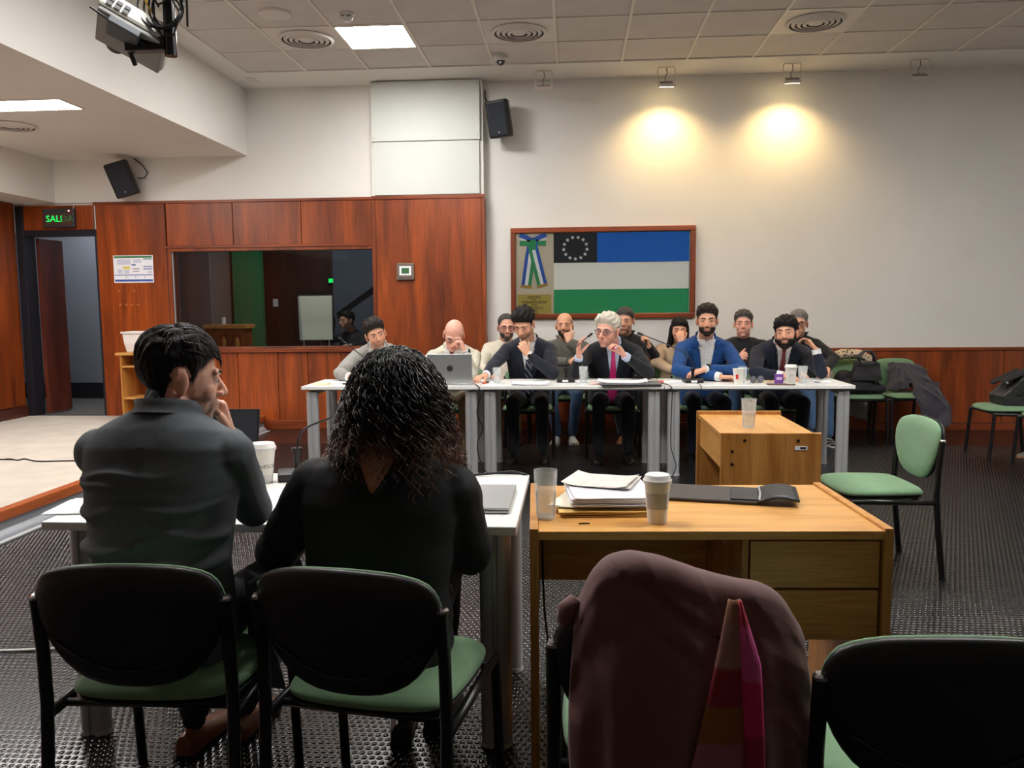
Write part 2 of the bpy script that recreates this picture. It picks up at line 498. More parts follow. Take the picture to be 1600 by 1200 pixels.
struct(B().mm((-5.47, W+.17, 0), (-5.42, 11.0, 3.0)).build('wall_corridor_side', M_CORR), 'grey corridor side wall')
struct(B().mm((-8.4, W+.17, STG), (-8.3, 10.9, 3.0)).build('wall_corridor_end', M_CORR), 'grey corridor end wall')
struct(B().mm((-8.4, W+.17, 2.95), (-5.42, 11.0, 3.0)).build('ceiling_corridor', M_CORR), 'grey corridor ceiling')
struct(B().mm((-8.3, 10.885, STG), (-5.47, 10.9, STG+.22)).build('baseboard_corridor', M_DARKW), 'dark corridor skirting')
struct(B().mm((-8.4, W+.1, 0), (-5.47, 11.0, STG)).build('floor_corridor', pmat('corridor_floor', S(90, 88, 86), .6)), 'corridor floor')

# ---- left wall, bulkheads
wl = B().mm((XL-.2, YB, 0), (XL-.03, W, 2.61))
wall_left = struct(wl.build('wall_left', M_WOODW), 'wood clad left wall')
y = W-.06
k = 0
while y > 1.0:
    panel((XL-.03, y-.78, STG+.13), (XL, y-g*2, 2.60), parent=wall_left)
    y -= 0.78; k += 1
struct(B().mm((XL, YB, STG), (XL+.02, W-.03, STG+.125)).build('baseboard_left', wood('dark_skirting_wood', S(60, 26, 16), S(96, 44, 28), 'Y', 2.2), bevel=.003), 'dark wooden skirting on the left wall')
# ---- ceiling
ce = B()
ce.mm((XS, YB, ZC+.03), (XR, W, ZC+.09))
ceiling = struct(ce.build('ceiling', M_CEIL), 'suspended tile ceiling with plaster border')
B().mm((XS, 8.50, ZC), (XR, W, ZC+.03)).build('plaster_border', M_WALL, ceiling)
B().mm((XS, 1.0, ZC), (-3.37, 8.50, ZC+.03)).build('plaster_border', M_WALL, ceiling)
B().mm((XL-.2, YB, ZS), (XS, W, ZC+.09)).build('soffit', M_WALL, ceiling)
B().mm((XL-.2, YB, 2.61), (-5.90, W, ZS)).build('soffit', M_WALL, ceiling)
PX = 0.645
tile_b = B().box((0, 0, 0), (PX-.014, PX-.014, .014))
tile_me = tile_b.mesh('tile'); tile_me.materials.append(M_CEIL)
cols = [-3.37+PX*k for k in range(15)]; rows = [8.50-PX*k for k in range(1, 11)]
special = {(1, 1): 'vent', (2, 1): 'led', (4, 1): 'vent', (8, 1): 'vent'}
extra_led = {(2, 5), (7, 5), (11, 5), (3, 8), (8, 8)}  # panels added out of view to brighten the tables and faces
for i, x in enumerate(cols):
    for j, yy in enumerate(rows):
        if special.get((i, j)) == 'led' or (i, j) in extra_led: continue
        t = bpy.data.objects.new('tile', tile_me); COL.objects.link(t); t.parent = ceiling
        t.location = (x+PX/2, yy+PX/2, ZC+.02 + random.uniform(-.0015, .0015))
for x in cols:
    B().mm((x-.012, 2.0, ZC+.002), (x+.012, 8.50, ZC+.026)).build('grid_bar', M_GRID, ceiling)
for yy in rows:
    B().mm((-3.37, yy-.006, ZC+.005), (XR, yy+.006, ZC+.025)).build('grid_bar', M_GRID, ceiling)
# remaining shell of the room behind the photographer
struct(B().mm((XR, YB, 0), (XR+.15, W, ZC+.1)).build('wall_right', M_WALL), 'white right wall')
struct(B().mm((XL-.2, YB-.15, 0), (XR+.15, YB, ZC+.1)).build('wall_rear', pmat('rear_wall_paint', S(150, 140, 130), .8)), 'wall behind the photographer')

# ---- stage
M_CARPET = pmat('beige_carpet', S(206, 194, 178), 0.95, vary=0.12, scale=5, bump=0.5, bscale=500, sheen=0.3)
stg = struct(B().mm((XL, YB, 0), (-3.60, W, STG)).build('floor_stage', M_CARPET), 'raised stage with beige carpet')
struct(B().mm((-3.60, YB, .085), (-3.53, W, STG+.006)).build('trim_1', M_WOODTY, bevel=.008, seg=3), 'wooden nosing along the stage edge')
struct(B().mm((-3.60, YB, 0), (-3.545, W, .085)).build('trim_2', pmat('grey_riser', S(128, 128, 132), .5)), 'grey riser under the stage nosing')
hr = B()
prof = [(.052*math.cos(a), .052*math.sin(a)) for a in [PI*k/8 for k in range(9)]]
hr.prism([(-3.49+p[0], p[1]) for p in prof], YB, W-.2, 'XZ')
struct(hr.build('trim_3', pmat('grey_cable_duct', S(150, 154, 160), .4, 0.2), smooth=True, angle=50), 'half-round grey cable duct at the foot of the stage')
struct(B().mm((-3.437, YB, 0), (-3.40, W-.2, .012)).build('trim_4', M_ALU, bevel=.003), 'flat metal strip beside the cable duct')

# ---- dark room behind the window
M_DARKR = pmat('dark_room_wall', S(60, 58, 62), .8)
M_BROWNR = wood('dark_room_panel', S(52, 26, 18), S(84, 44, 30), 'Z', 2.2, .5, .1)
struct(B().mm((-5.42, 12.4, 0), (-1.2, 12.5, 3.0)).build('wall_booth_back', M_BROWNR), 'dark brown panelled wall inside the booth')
struct(B().mm((-1.3, W+.17, 0), (-1.2, 12.4, 3.0)).build('wall_booth_side', pmat('booth_blue', S(86, 96, 112), .8)), 'blue-grey booth wall')
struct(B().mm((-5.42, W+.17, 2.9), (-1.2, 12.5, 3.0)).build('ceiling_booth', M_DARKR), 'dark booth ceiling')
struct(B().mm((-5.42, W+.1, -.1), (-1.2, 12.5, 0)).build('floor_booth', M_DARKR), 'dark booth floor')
struct(B().mm((-3.62, 12.25, 0), (-2.9, 12.4, 2.9)).build('wall_booth_alcove', pmat('booth_blue', S(86, 96, 112), .8)), 'blue-grey strip of booth wall')
struct(B().mm((-5.42, 11.3, 0), (-5.12, 12.4, 2.9)).build('wall_booth_grey', pmat('booth_grey', S(120, 120, 122), .8)), 'grey end wall of the booth')
bl = thing('added_booth_lamp', 'added unseen lamp brightening the booth', 'ceiling light', (-3.4, 10.6, 2.9))  # lamp added out of sight to lift the dark booth
B().lathe([(.10, 0), (.12, -.02), (.10, -.04), (0, -.045)], (0, 0, 0), 24).build('diffuser', pmat('added_booth_glow', (1, 1, 1, 1), .5, emit=((1, .97, .92, 1), 120.0)), bl)
B().lathe([(.14, 0), (.14, -.012), (0, -.012)], (0, 0, 0), 24).build('base', M_GRID, bl)
cl_ = thing('added_corridor_lamp', 'added unseen lamp brightening the corridor', 'ceiling light', (-6.3, 10.1, 2.95))  # hidden lamp added to brighten the corridor wall
B().lathe([(.10, 0), (.12, -.02), (.10, -.04), (0, -.045)], (0, 0, 0), 24).build('diffuser', pmat('added_corridor_glow', (1, 1, 1, 1), .5, emit=((.95, .97, 1, 1), 95.0)), cl_)
B().lathe([(.14, 0), (.14, -.012), (0, -.012)], (0, 0, 0), 24).build('base', M_GRID, cl_)
# ================================================================== LAMPS AND CEILING FITTINGS
M_LED = pmat('led_diffuser', (1, 1, 1, 1), 0.5, emit=((1.0, 0.985, 0.96, 1), PANEL_POWER))
def led_panel(cx, cy, z, sx, sy, label, grp='added square light panels out of view'):
    t = thing('ceiling_light', label, 'ceiling light', (cx, cy, z), 0, grp)
    fr = B(); w = .012
    fr.mm((-sx/2, -sy/2, -.004), (sx/2, -sy/2+w, .02)).mm((-sx/2, sy/2-w, -.004), (sx/2, sy/2, .02))
    fr.mm((-sx/2, -sy/2+w, -.004), (-sx/2+w, sy/2-w, .02)).mm((sx/2-w, -sy/2+w, -.004), (sx/2, sy/2-w, .02))
    fr.build('frame', M_GRID, t)
    B().mm((-sx/2+w, -sy/2+w, .0), (sx/2-w, sy/2-w, .012)).build('diffuser', M_LED, t)
    return t
def colrow(i, j): return cols[i]+PX/2, rows[j]+PX/2
cx, cy = colrow(2, 1); led_panel(cx, cy, ZC+.004, .62, .62, 'bright square light panel between the smoke detector and the tiles over the speakers', None)
for (i, j) in sorted(extra_led):
    cx, cy = colrow(i, j); led_panel(cx, cy, ZC+.004, .62, .62, {2: 'added unseen square light panel over the space between the two white table rows', 7: 'added unseen square light panel over the small wooden desk', 11: 'added unseen square light panel over the empty green chair', 3: 'added unseen square light panel over the near white table', 8: 'added unseen square light panel over the wooden desk with the paper pile'}[i])
led_panel(-4.72, 6.64, ZS-.006, 1.22, .34, 'long light panel in the low soffit over the stage', None)
led_panel(-4.9, 3.4, ZS-.006, 1.22, .34, 'long light panel in the low soffit over the carpet', None)

M_VENT = pmat('white_vent', S(214, 208, 202), .5)
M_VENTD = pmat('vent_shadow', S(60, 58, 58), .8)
def vent(cx, cy, z, label, R=.25, plate=True, grp='round ceiling air diffusers'):
    t = thing('air_diffuser', label, 'air vent', (cx, cy, z), 0, grp)
    if plate: B().mm((-.315, -.315, 0), (.315, .315, .012)).build('plate', M_VENT, t, bevel=.002)
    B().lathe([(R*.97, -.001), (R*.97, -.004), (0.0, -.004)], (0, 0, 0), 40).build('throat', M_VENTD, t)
    for k in range(5):
        ro = R*(1-.19*k); ri = ro-R*.10
        if k == 4: B().lathe([(.001, -.022), (ro, -.018), (ro, -.012), (.001, -.012)], (0, 0, 0), 40).build('ring', M_VENT, t, smooth=True, angle=40)
        else: B().lathe([(ro, -.003-.003*k), (ro, -.010-.003*k), (ri, -.022-.002*k), (ri-.006, -.020-.002*k), (ri, -.006-.003*k)], (0, 0, 0), 40, cap=False).build('ring', M_VENT, t, smooth=True, angle=40)
    return t
vent(-2.40, 7.52, ZC+.006, 'round concentric air diffuser beside the bright light panel')
vent(-0.467, 7.52, ZC+.006, 'round concentric air diffuser behind the dome camera')
vent(2.11, 7.52, ZC+.006, 'round concentric air diffuser above the warm wall lamps')
vent(-5.15, 7.35, ZS, 'round concentric air diffuser in the low soffit', .22, False)
tag(B().lathe([(.135, 0), (.13, -.018), (.115, -.024), (.0, -.024)], (0, 0, 0), 32).build('ceiling_cover_plate', M_VENT, smooth=True, angle=40), 'flat white round cover plate on the ceiling tiles', 'cover plate').location = (-2.45, 6.86, ZC+.012)
sd = thing('smoke_detector', 'white smoke detector on the ceiling above the light panel', 'smoke detector', (-1.86, 6.92, ZC+.012))
B().lathe([(.062, 0), (.062, -.02), (.055, -.028)], (0, 0, 0), 28).build('base', M_VENT, sd, smooth=True, angle=40)
B().lathe([(.05, -.028), (.052, -.04), (.044, -.055), (.03, -.066), (0.0, -.068)], (0, 0, 0), 28).build('cap', M_BOARD, sd, smooth=True, angle=60)
for k in range(6):
    a = k*PI/3
    B().box((.0505*math.cos(a), .0505*math.sin(a), -.036), (.004, .03, .007), rz=a).build('slot', M_BLACKP, sd)
dc = thing('dome_camera', 'white dome security camera under the ceiling near the pillar', 'camera', (-0.69, 8.20, ZC+.012))
B().lathe([(.072, 0), (.074, -.03), (.066, -.05), (.05, -.058)], (0, 0, 0), 28).build('housing', M_BOARD, dc, smooth=True, angle=60)
B().ell((0, 0, -.055), (.046, .046, .045), 20, 12).build('dome', pmat('dark_dome', S(24, 30, 38), .08, spec=.8), dc, smooth=True)
B().lathe([(.012, 0), (.012, .016), (.007, .016)], (0, -.036, -.078), 16, rot=Matrix.Rotation(PI*.62, 3, 'X')).build('lens', M_CHROME, dc)
tag(B().mm((-.05, -.09, -.006), (.05, .09, .0)).build('ceiling_hatch', M_VENT, bevel=.002), 'small rectangular plate in the ceiling border by the soffit', 'plate').location = (-3.40, 8.75, ZC)

# ---- floodlights on the ceiling border
M_FLW = pmat('lamp_white_metal', S(216, 206, 196), .4, .2)
M_FLG = pmat('lamp_ribs', S(140, 130, 126), .5, .3)
M_WARM = pmat('warm_lamp_glass', S(255, 240, 200), .3, emit=((1.0, .78, .4, 1), 22.0))
M_OFFG = pmat('unlit_lamp_glass', S(196, 190, 184), .2)
def flood(x, y, lit, tilt, label, grp=None):
    t = thing('floodlight', label, 'floodlight', (x, y, ZC), 0, grp)
    B().mm((-.085, -.02, -.008), (.085, .02, 0)).build('mounting_bar', M_FLW, t, bevel=.002)
    for s in (-1, 1):
        B().tube([(s*.08, 0, -.006), (s*.088, 0, -.02), (s*.088, 0, -.17)], .006, 8).build('bracket_arm', M_FLW, t)
    B().tube([(0, .0, -.006), (.012, .005, -.05), (-.012, .012, -.10), (-.004, .01, -.15)], .005, 8).build('cable', M_FLG, t, smooth=True)
    h = B().box((0, 0, 0), (.168, .075, .034)); hb = h.build('housing', M_FLW, t, bevel=.004); hb.location = (0, 0, -.172); hb.rotation_euler = (tilt, 0, 0)
    for k in range(4):
        B().box((0, -.028+.018*k, .021), (.13, .006, .014)).build('fin', M_FLG, hb)
    B().box((0, 0, -.018), (.145, .058, .003)).build('lamp_glass', M_WARM if lit else M_OFFG, hb)
    if lit:
        ld = bpy.data.lights.new('floodlight_lamp', 'SPOT'); ld.energy = SPOT_POWER; ld.color = (1.0, .69, .30)
        ld.spot_size = math.radians(140); ld.spot_blend = 1.0; ld.shadow_soft_size = .04
        lo = bpy.data.objects.new('floodlight_lamp', ld); COL.objects.link(lo); lo.parent = t
        lo.location = (0, .01, -.215)
        lo.rotation_euler = Vector((0, .12, -1)).to_track_quat('-Z', 'Y').to_euler()
    return t
flood(-0.29, 8.75, False, .25, 'unlit white floodlight on the ceiling border beside the wall speaker')
flood(0.97, 8.75, True, .45, 'glowing warm floodlight above the flag frame')
flood(2.235, 8.75, True, .45, 'glowing warm floodlight between two other wall lamps, right of the flag')
flood(3.49, 8.75, False, .45, 'unlit white floodlight on the ceiling border above the bare wall')

# ---- loudspeakers
M_SPK = pmat('speaker_grille', S(30, 36, 46), .7, bump=.4, bscale=900)
def speaker(loc, rot, label, cable):
    t = thing('wall_speaker', label, 'loudspeaker', loc, 0)
    bx = B()
    pr = []
    for (x, y_) in ((-.105, .0), (-.125, -.14), (-.11, -.17), (.11, -.17), (.125, -.14), (.105, .0)): pr.append((x, y_))
    bx.prism(pr, -.19, .19, 'XY')
    o = bx.build('cabinet', M_BLACKP, t, bevel=.02, seg=4); o.rotation_euler = rot
    B().box((0, -.172, 0), (.19, .008, .33)).build('grille', M_SPK, o, bevel=.004)
    B().lathe([(.008, 0), (.008, .003)], (0.0, -.176, -.14), 14, rot=Matrix.Rotation(PI/2, 3, 'X')).build('badge', M_ALU, o)
    B().tube([(0, 0, 0), (0, .06, .02), (0, W-loc[1]-.0, .02)], .014, 10).build('bracket', M_BLACKM, t)
    B().tube([Vector(p)-Vector(loc) for p in cable], .006, 8).build('cable', M_BLACKP, t, smooth=True)
    return t
speaker((-0.745, W-.12, 3.38), (.16, math.radians(-5), math.radians(-14)), 'black wall speaker beside the white pillar boards',
        [(-0.94, W-.01, 3.72), (-0.94, W-.02, 3.64), (-0.90, W-.02, 3.56), (-0.83, W-.08, 3.53)])
speaker((-4.985, W-.12, 2.84), (.2, math.radians(-17), math.radians(8)), 'black wall speaker tilted under the low soffit above the door',
        [(-4.93, W-.01, 3.08), (-4.83, W-.02, 3.0), (-4.77, W-.03, 2.92), (-4.80, W-.04, 2.86), (-4.86, W-.08, 2.85)])

# ---- exit sign
es = thing('exit_sign', 'grey SALIDA exit sign with green letters over the doorway', 'exit sign', (-5.84, W-.003, 2.43))
B().mm((-.185, -.05, -.105), (.185, 0, .105)).build('housing', pmat('sign_grey', S(58, 60, 66), .5), es, bevel=.006)
B().mm((-.165, -.056, -.085), (.165, -.05, .055)).build('face', pmat('sign_face', S(88, 62, 54), .3), es)
M_GRN = pmat('sign_green', S(20, 190, 70), .4, emit=((.01, .8, .12, 1), 0.9))
M_GRND = pmat('sign_green_dim', S(60, 140, 90), .4)
text_on_wall('SALI', .105, (-.045, -.058, -.012), M_GRN, es)
text_on_wall('DA', .105, (.108, -.058, -.012), M_GRND, es)
B().ell((.13, -.052, .078), .008, 10, 8).build('indicator', pmat('red_led', S(255, 120, 120), .4, emit=((1, .15, .15, 1), 6)), es)
B().tube([(.16, -.02, .10), (.168, -.015, .13), (.165, -.01, .16)], .004, 6).build('cable', M_BOARD, es)

# ---- evacuation plan, thermostat
ep = thing('evacuation_plan', 'white evacuation plan sheet with green and blue bars on the wood pier', 'poster', (-5.01, W-.0005, 1.845))
B().mm((-.235, -.004, -.155), (.235, 0, .155)).build('sheet', M_PAPER, ep)
def strip(p, x0, x1, z0, z1, mat, nm='printed_bar', y0=-.0052, y1=-.004):
    return B().mm((x0, y0, z0), (x1, y1, z1)).build(nm, mat, p)
MG = pmat('print_green', S(70, 128, 84), .7); MB = pmat('print_blue', S(66, 96, 170), .7); MY = pmat('print_yellow', S(222, 206, 100), .7); MGR = pmat('print_grey', S(130, 130, 136), .7); MPB = pmat('print_pale', S(205, 208, 226), .7)
strip(ep, -.225, .225, .125, .148, MG); strip(ep, .12, .225, .105, .12, pmat('print_teal', S(120, 158, 172), .7))
strip(ep, -.225, .225, -.142, -.118, MB); strip(ep, -.225, .225, -.072, -.064, MB)
strip(ep, .12, .225, .02, .03, MB); strip(ep, .12, .225, -.005, .005, MB); strip(ep, -.02, .03, .04, .055, MB)
strip(ep, -.12, -.04, .0, .03, MY); strip(ep, -.01, .07, -.002, .008, MGR); strip(ep, -.01, .07, -.03, -.022, MGR)
strip(ep, -.19, -.13, -.05, -.005, MPB); strip(ep, -.11, -.05, -.05, -.01, MPB); strip(ep, -.19, -.03, .05, .11, MPB); strip(ep, 0, .1, .07, .11, MPB); strip(ep, .17, .22, -.05, -.02, MPB)
for x in (-.09, .02, .13): strip(ep, x, x+.006, -.105, -.08, MGR)
for (x, z) in ((-5.20, 1.60), (-5.02, 1.60), (-5.19, 1.44), (-5.12, 1.44), (-5.05, 1.44), (-4.98, 1.44)):
    o = B().box((0, 0, 0), (.028, .0012, .02)).build('glue_mark', pmat('glue_residue', S(176, 104, 62), .7), wall_back); o.location = (x, W-.0006, z)
th = thing('thermostat', 'grey wall thermostat with green display on the wooden pillar', 'thermostat', (-1.825, W-.141, 1.77))
B().mm((-.098, -.03, -.092), (.098, 0, .092)).build('housing', pmat('thermostat_grey', S(112, 96, 84), .5), th, bevel=.008)
B().mm((-.065, -.033, -.04), (.065, -.03, .06)).build('bezel', M_PAPER, th)
B().mm((-.042, -.035, -.022), (.042, -.033, .04)).build('display', pmat('lcd_green', S(62, 104, 66), .3), th)
for k in range(5): B().box((-.06+.03*k, -.032, -.07), (.014, .006, .01)).build('button', M_VENTD, th)

# ---- projector on a ceiling pole
pj = thing('projector', 'white ceiling projector with cables on a black pole', 'projector', (-1.565, 3.2, ZC))
B().tube([(0, 0, 0), (0, 0, -1.43)], .0235, 20).build('pole', pmat('gloss_black', S(16, 17, 20), .15), pj, smooth=True, angle=50)
B().tube([(0, 0, .0), (0, 0, -.02)], .07, 24).build('ceiling_flange', M_BLACKM, pj)
B().box((-.095, 0, -1.385), (.16, .05, .05)).build('arm', M_BLACKM, pj, bevel=.003)
Rp = (Matrix.Rotation(math.radians(-30), 4, 'X') @ Matrix.Rotation(math.radians(14), 4, 'Y') @ Matrix.Rotation(math.radians(34), 4, 'Z'))
Rp.translation = Vector((-.165, .03, -1.335))
def pj_part(b, name, mat, bevel=0.0, parent=pj):
    me = b.mesh(name); me.transform(Rp)
    return link(name, me, mat, parent, bevel=bevel)
pj_part(B().box((0, 0, .015), (.27, .22, .075)), 'body', pmat('projector_white', S(196, 194, 186), .45), .014)
pj_part(B().box((0, 0, -.03), (.255, .205, .02)), 'underside', pmat('projector_grey', S(140, 138, 134), .5), .006)
for k in range(2):
    for q in range(3): pj_part(B().box((-.10+.03*q, -.112, .0+.022*k), (.022, .004, .015)), 'vent_grille', pmat('projector_vent', S(86, 86, 88), .6), .001)
pj_part(B().box((-.02, -.06, -.05), (.12, .09, .03)), 'mount_plate', pmat('mount_grey', S(62, 68, 74), .5), .004)
pj_part(B().tube([(-.15, -.10, -.05), (.10, -.06, -.055)], .0045, 8), 'mount_rod', M_BLACKM)
pj_part(B().tube([(-.02, -.04, -.05), (.05, .05, -.085)], .009, 8), 'mount_strut', M_BLACKM)
pj_part(B().box((.06, -.03, .062), (.09, .05, .03)), 'adapter', pmat('adapter_cream', S(232, 228, 200), .5), .003)
pj_part(B().lathe([(.04, 0), (.04, .03), (.033, .035), (.0, .03)], (-.06, .11, .01), 20, rot=Matrix.Rotation(-PI/2, 3, 'X')), 'lens', M_BLACKP)
random.seed(3)
for k in range(4):
    r = .055+.012*k; c = Vector((.005-.008*k, -.03, -1.27+.01*k))
    B().tube([c+Vector((r*math.cos(a), .012*math.sin(2*a+k), r*1.05*math.sin(a))) for a in [2*PI*i/24 for i in range(25)]], .0042, 6).build('cable', M_BLACKP, pj, smooth=True)
MYW = pmat('yellow_cable', S(214, 176, 70), .5)
B().tube([(-.12, -.02, -1.03), (-.115, -.03, -1.12), (-.09, -.03, -1.20), (-.06, -.02, -1.27)], .005, 6).build('cable', MYW, pj, smooth=True)
for pts in ([(-.19, 0, -1.15), (-.12, -.01, -1.17), (-.06, -.02, -1.19), (-.03, -.02, -1.25)], [(-.03, 0, -1.0), (-.055, -.01, -1.15), (-.05, -.02, -1.3), (-.02, -.03, -1.36)],
            [(.09, 0, -1.0), (.07, -.01, -1.12), (.03, -.02, -1.22), (-.03, -.02, -1.24)], [(.065, 0, -1.0), (.075, 0, -1.15), (.072, 0, -1.32)], [(-.2, 0, -1.2), (-.1, -.02, -1.15), (.0, -.03, -1.18), (.06, -.03, -1.28), (.03, -.03, -1.36), (-.1, 0, -1.36)]):
    B().tube(pts, .0045, 6).build('cable', M_BLACKP, pj, smooth=True)

# ---- framed flag
ff = thing('framed_flag', 'wide wooden wall frame holding a blue, white and green flag with ribbon and plaque', 'framed flag', (0.33, W-.001, 1.737))
FX, FZ = 1.005, .497
fb = [(-FX, -FZ), (FX, -FZ), (FX, FZ), (-FX, FZ)]
for (a, b) in (((-FX, FZ-.055), (FX, FZ)), ((-FX, -FZ), (FX, -FZ+.055))):
    B().mm((a[0], -.05, a[1]), (b[0], 0, b[1])).build('frame_rail', M_WOODT, ff, bevel=.008, seg=3)
for (a, b) in (((-FX, -FZ+.055), (-FX+.055, FZ-.055)), ((FX-.055, -FZ+.055), (FX, FZ-.055))):
    B().mm((a[0], -.05, a[1]), (b[0], 0, b[1])).build('frame_stile', M_WOODTZ, ff, bevel=.008, seg=3)
B().mm((-FX+.05, -.012, -FZ+.05), (FX-.05, -.002, FZ-.05)).build('backing', pmat('linen_backing', S(206, 194, 170), .9, vary=.05, scale=20), ff)
def cloth_rect(x0, x1, z0, z1, name, mat, parent, y=-.0245, amp=.003):
    nx, nz = 40, 14; P = []
    for j in range(nz+1):
        row = []
        for i in range(nx+1):
            x = x0+(x1-x0)*i/nx; z = z0+(z1-z0)*j/nz
            row.append((x, y - amp*mnoise.noise(Vector((x*3.1+z*2.4, z*3, 1.7))) - amp*.6*math.sin(9*(x*.8+z)), z))
        P.append(row)
    b = B(); b.grid(P)
    o = b.build(name, mat, parent, smooth=True); return o
ox, oz = .33, 1.737
flg = cloth_rect(-.201-ox, 1.265-ox, 1.245-oz, 2.17-oz, 'flag', pmat('flag_white', S(238, 236, 226), .85, bump=.1, bscale=300), ff, y=-.0195)
cloth_rect(.272-ox, 1.267-ox, 1.85-oz, 2.172-oz, 'blue_stripe', pmat('flag_blue', S(30, 104, 196), .85), flg)
cloth_rect(-.202-ox, .272-ox, 1.85-oz, 2.172-oz, 'black_canton', pmat('flag_black', S(38, 40, 46), .85), flg)
cloth_rect(-.202-ox, 1.267-ox, 1.243-oz, 1.558-oz, 'green_stripe', pmat('flag_green', S(42, 152, 96), .85), flg)
M_STAR = pmat('flag_star', S(232, 232, 228), .8)
star_b = []
for k in range(10):
    a = PI/2 + k*PI/5; r = .023 if k % 2 == 0 else .0095
    star_b.append((r*math.cos(a), r*math.sin(a)))
for k in range(13):
    a = -PI/2 + 2*PI*k/13
    o = B().prism(star_b, -.0012, .0012, 'XZ').build('star', M_STAR, flg)
    o.location = (.036-ox+.128*math.cos(a), -.0292, 2.008-oz+.118*math.sin(a))
# ribbon with its bow
rb = B().mm((-.03, -.0165, .145), (.035, -.003, .255)).build('ribbon_bow', pmat('ribbon_green', S(34, 136, 82), .6), ff, bevel=.004)
rb['label'] = 'blue, white and green ribbon bow with gold fringe'
rb.location = (-.43-.33, -.015, 1.85-1.737)
def band(path, w, off, name, mat, parent, y):
    """strip of ribbon along a path in XZ, off: sideways offset from the path."""
    P = []
    for i, p in enumerate(path):
        q = path[min(i+1, len(path)-1)]; r = path[max(i-1, 0)]
        t = Vector((q[0]-r[0], q[1]-r[1])).normalized(); nn = Vector((-t.y, t.x))
        a = (p[0]+nn.x*(off-w/2), p[1]+nn.y*(off-w/2)); b = (p[0]+nn.x*(off+w/2), p[1]+nn.y*(off+w/2))
        P.append([(a[0], y, a[1]), (b[0], y, b[1]), (b[0], y+.002, b[1]), (a[0], y+.002, a[1])])
    bb = B(); bb.grid(P, closed=True)
    return bb.build(name, mat, parent)
MRB = pmat('ribbon_blue', S(30, 78, 168), .6); MRW = pmat('ribbon_white', S(228, 230, 228), .6); MRG = pmat('ribbon_green', S(34, 136, 82), .6); MGO = pmat('gold_fringe', S(176, 140, 64), .7, bump=.5, bscale=300)
for pth, y, cols3 in (([(.0, .23), (-.03, .08), (-.075, -.24)], -.004, (MRG, MRW, MRB)), ([(-.01, .23), (.03, .05), (.10, -.23)], -.009, (MRB, MRW, MRG))):
    for kk, mm_ in enumerate(cols3):
        sg = (1-kk)*.036 if y > -.005 else (1-kk)*.036
        band(pth, .036, sg, 'ribbon_tail', mm_, rb, y)
    e = pth[-1]; f_ = pth[-2]; dv = Vector((e[0]-f_[0], e[1]-f_[1])).normalized()
    band([(e[0], e[1]), (e[0]+dv.x*.028, e[1]+dv.y*.028)], .122, 0, 'gold_fringe', MGO, rb, y-.002)
for sx in (-1, 1):
    for kk, mm_ in enumerate((MRB, MRW, MRG)):
        zz = [.055, .018, -.018][kk]*1.0
        band([(0.0, .235+zz*.25), (sx*.07, .235+zz*.8), (sx*.145, .24+zz*1.3)], [.05, .022, .05][kk], 0, 'bow_loop', mm_, rb, -.008)
band([(.012, .25), (.02, .16)], .018, 0, 'knot', MRW, rb, -.014); band([(-.012, .25), (-.012, .15)], .03, 0, 'knot', MRG, rb, -.0135)
pq = B().mm((-.187, -.004, -.125), (.187, 0, .13)).build('brass_plaque', pmat('brass', S(196, 176, 92), .35, .6, vary=.1, scale=6), ff)
pq['label'] = 'engraved brass plaque'
pq.location = (-.416-.33, -.0125, 1.378-1.737)
M_INK = pmat('engraving', S(70, 60, 34), .7)
for z, w in ((.107, .07), (.09, .085), (.07, .02), (.052, .15), (.037, .125), (.016, .03), (-.003, .05), (-.022, .10), (-.042, .04), (-.06, .03), (-.08, .05), (-.102, .08)):
    x = -w
    while x < w:
        q = random.uniform(.012, .03); B().mm((x, -.0048, z-.0045), (min(x+q, w), -.004, z+.0045)).build('engraved_line', M_INK, pq); x += q+.007
gl = B().mm((-FX+.05, -.042, -FZ+.05), (FX-.05, -.039, FZ-.05)).build('glass_sheet', glass('frame_glass', (.97, .98, .98, 1), .02), ff)
# ================================================================== FURNITURE
def remesh(b, voxel, smooth=2, factor=.5, adapt=0.0):
    """Union of overlapping closed shapes as one continuous skin."""
    me = b.mesh('tmp') if isinstance(b, B) else b
    bm = bmesh.new(); bm.from_mesh(me); bmesh.ops.recalc_face_normals(bm, faces=bm.faces); bm.to_mesh(me); bm.free()
    o = bpy.data.objects.new('tmp', me); COL.objects.link(o)
    md = o.modifiers.new('r', 'REMESH'); md.mode = 'VOXEL'; md.voxel_size = voxel; md.adaptivity = adapt
    if smooth:
        ms = o.modifiers.new('s', 'SMOOTH'); ms.factor = factor; ms.iterations = smooth
    dg = bpy.context.evaluated_depsgraph_get()
    out = bpy.data.meshes.new_from_object(o.evaluated_get(dg))
    bpy.data.objects.remove(o); bpy.data.meshes.remove(me)
    out.polygons.foreach_set('use_smooth', [True]*len(out.polygons))
    return out
def co(me):
    a = np.empty(len(me.vertices)*3); me.vertices.foreach_get('co', a); return a.reshape(-1, 3)
def nrm(me):
    a = np.empty(len(me.vertices)*3); me.vertices.foreach_get('normal', a); return a.reshape(-1, 3)
def setco(me, a):
    me.vertices.foreach_set('co', np.ascontiguousarray(a).ravel()); me.update()
def nz3(P, sc, seed=0.0):
    """cheap smooth pseudo-noise on arrays, about -1..1."""
    P = P*np.asarray(sc)
    x, y, z = P[:, 0]+seed*1.7, P[:, 1]+seed*2.3, P[:, 2]+seed*3.1
    return (np.sin(x*1.0+1.3*np.sin(y*1.1+z*.7))+np.sin(y*1.3+1.1*np.sin(z*1.2+x*.9))+np.sin(z*1.15+1.2*np.sin(x*1.05-y*.8)))/3.0
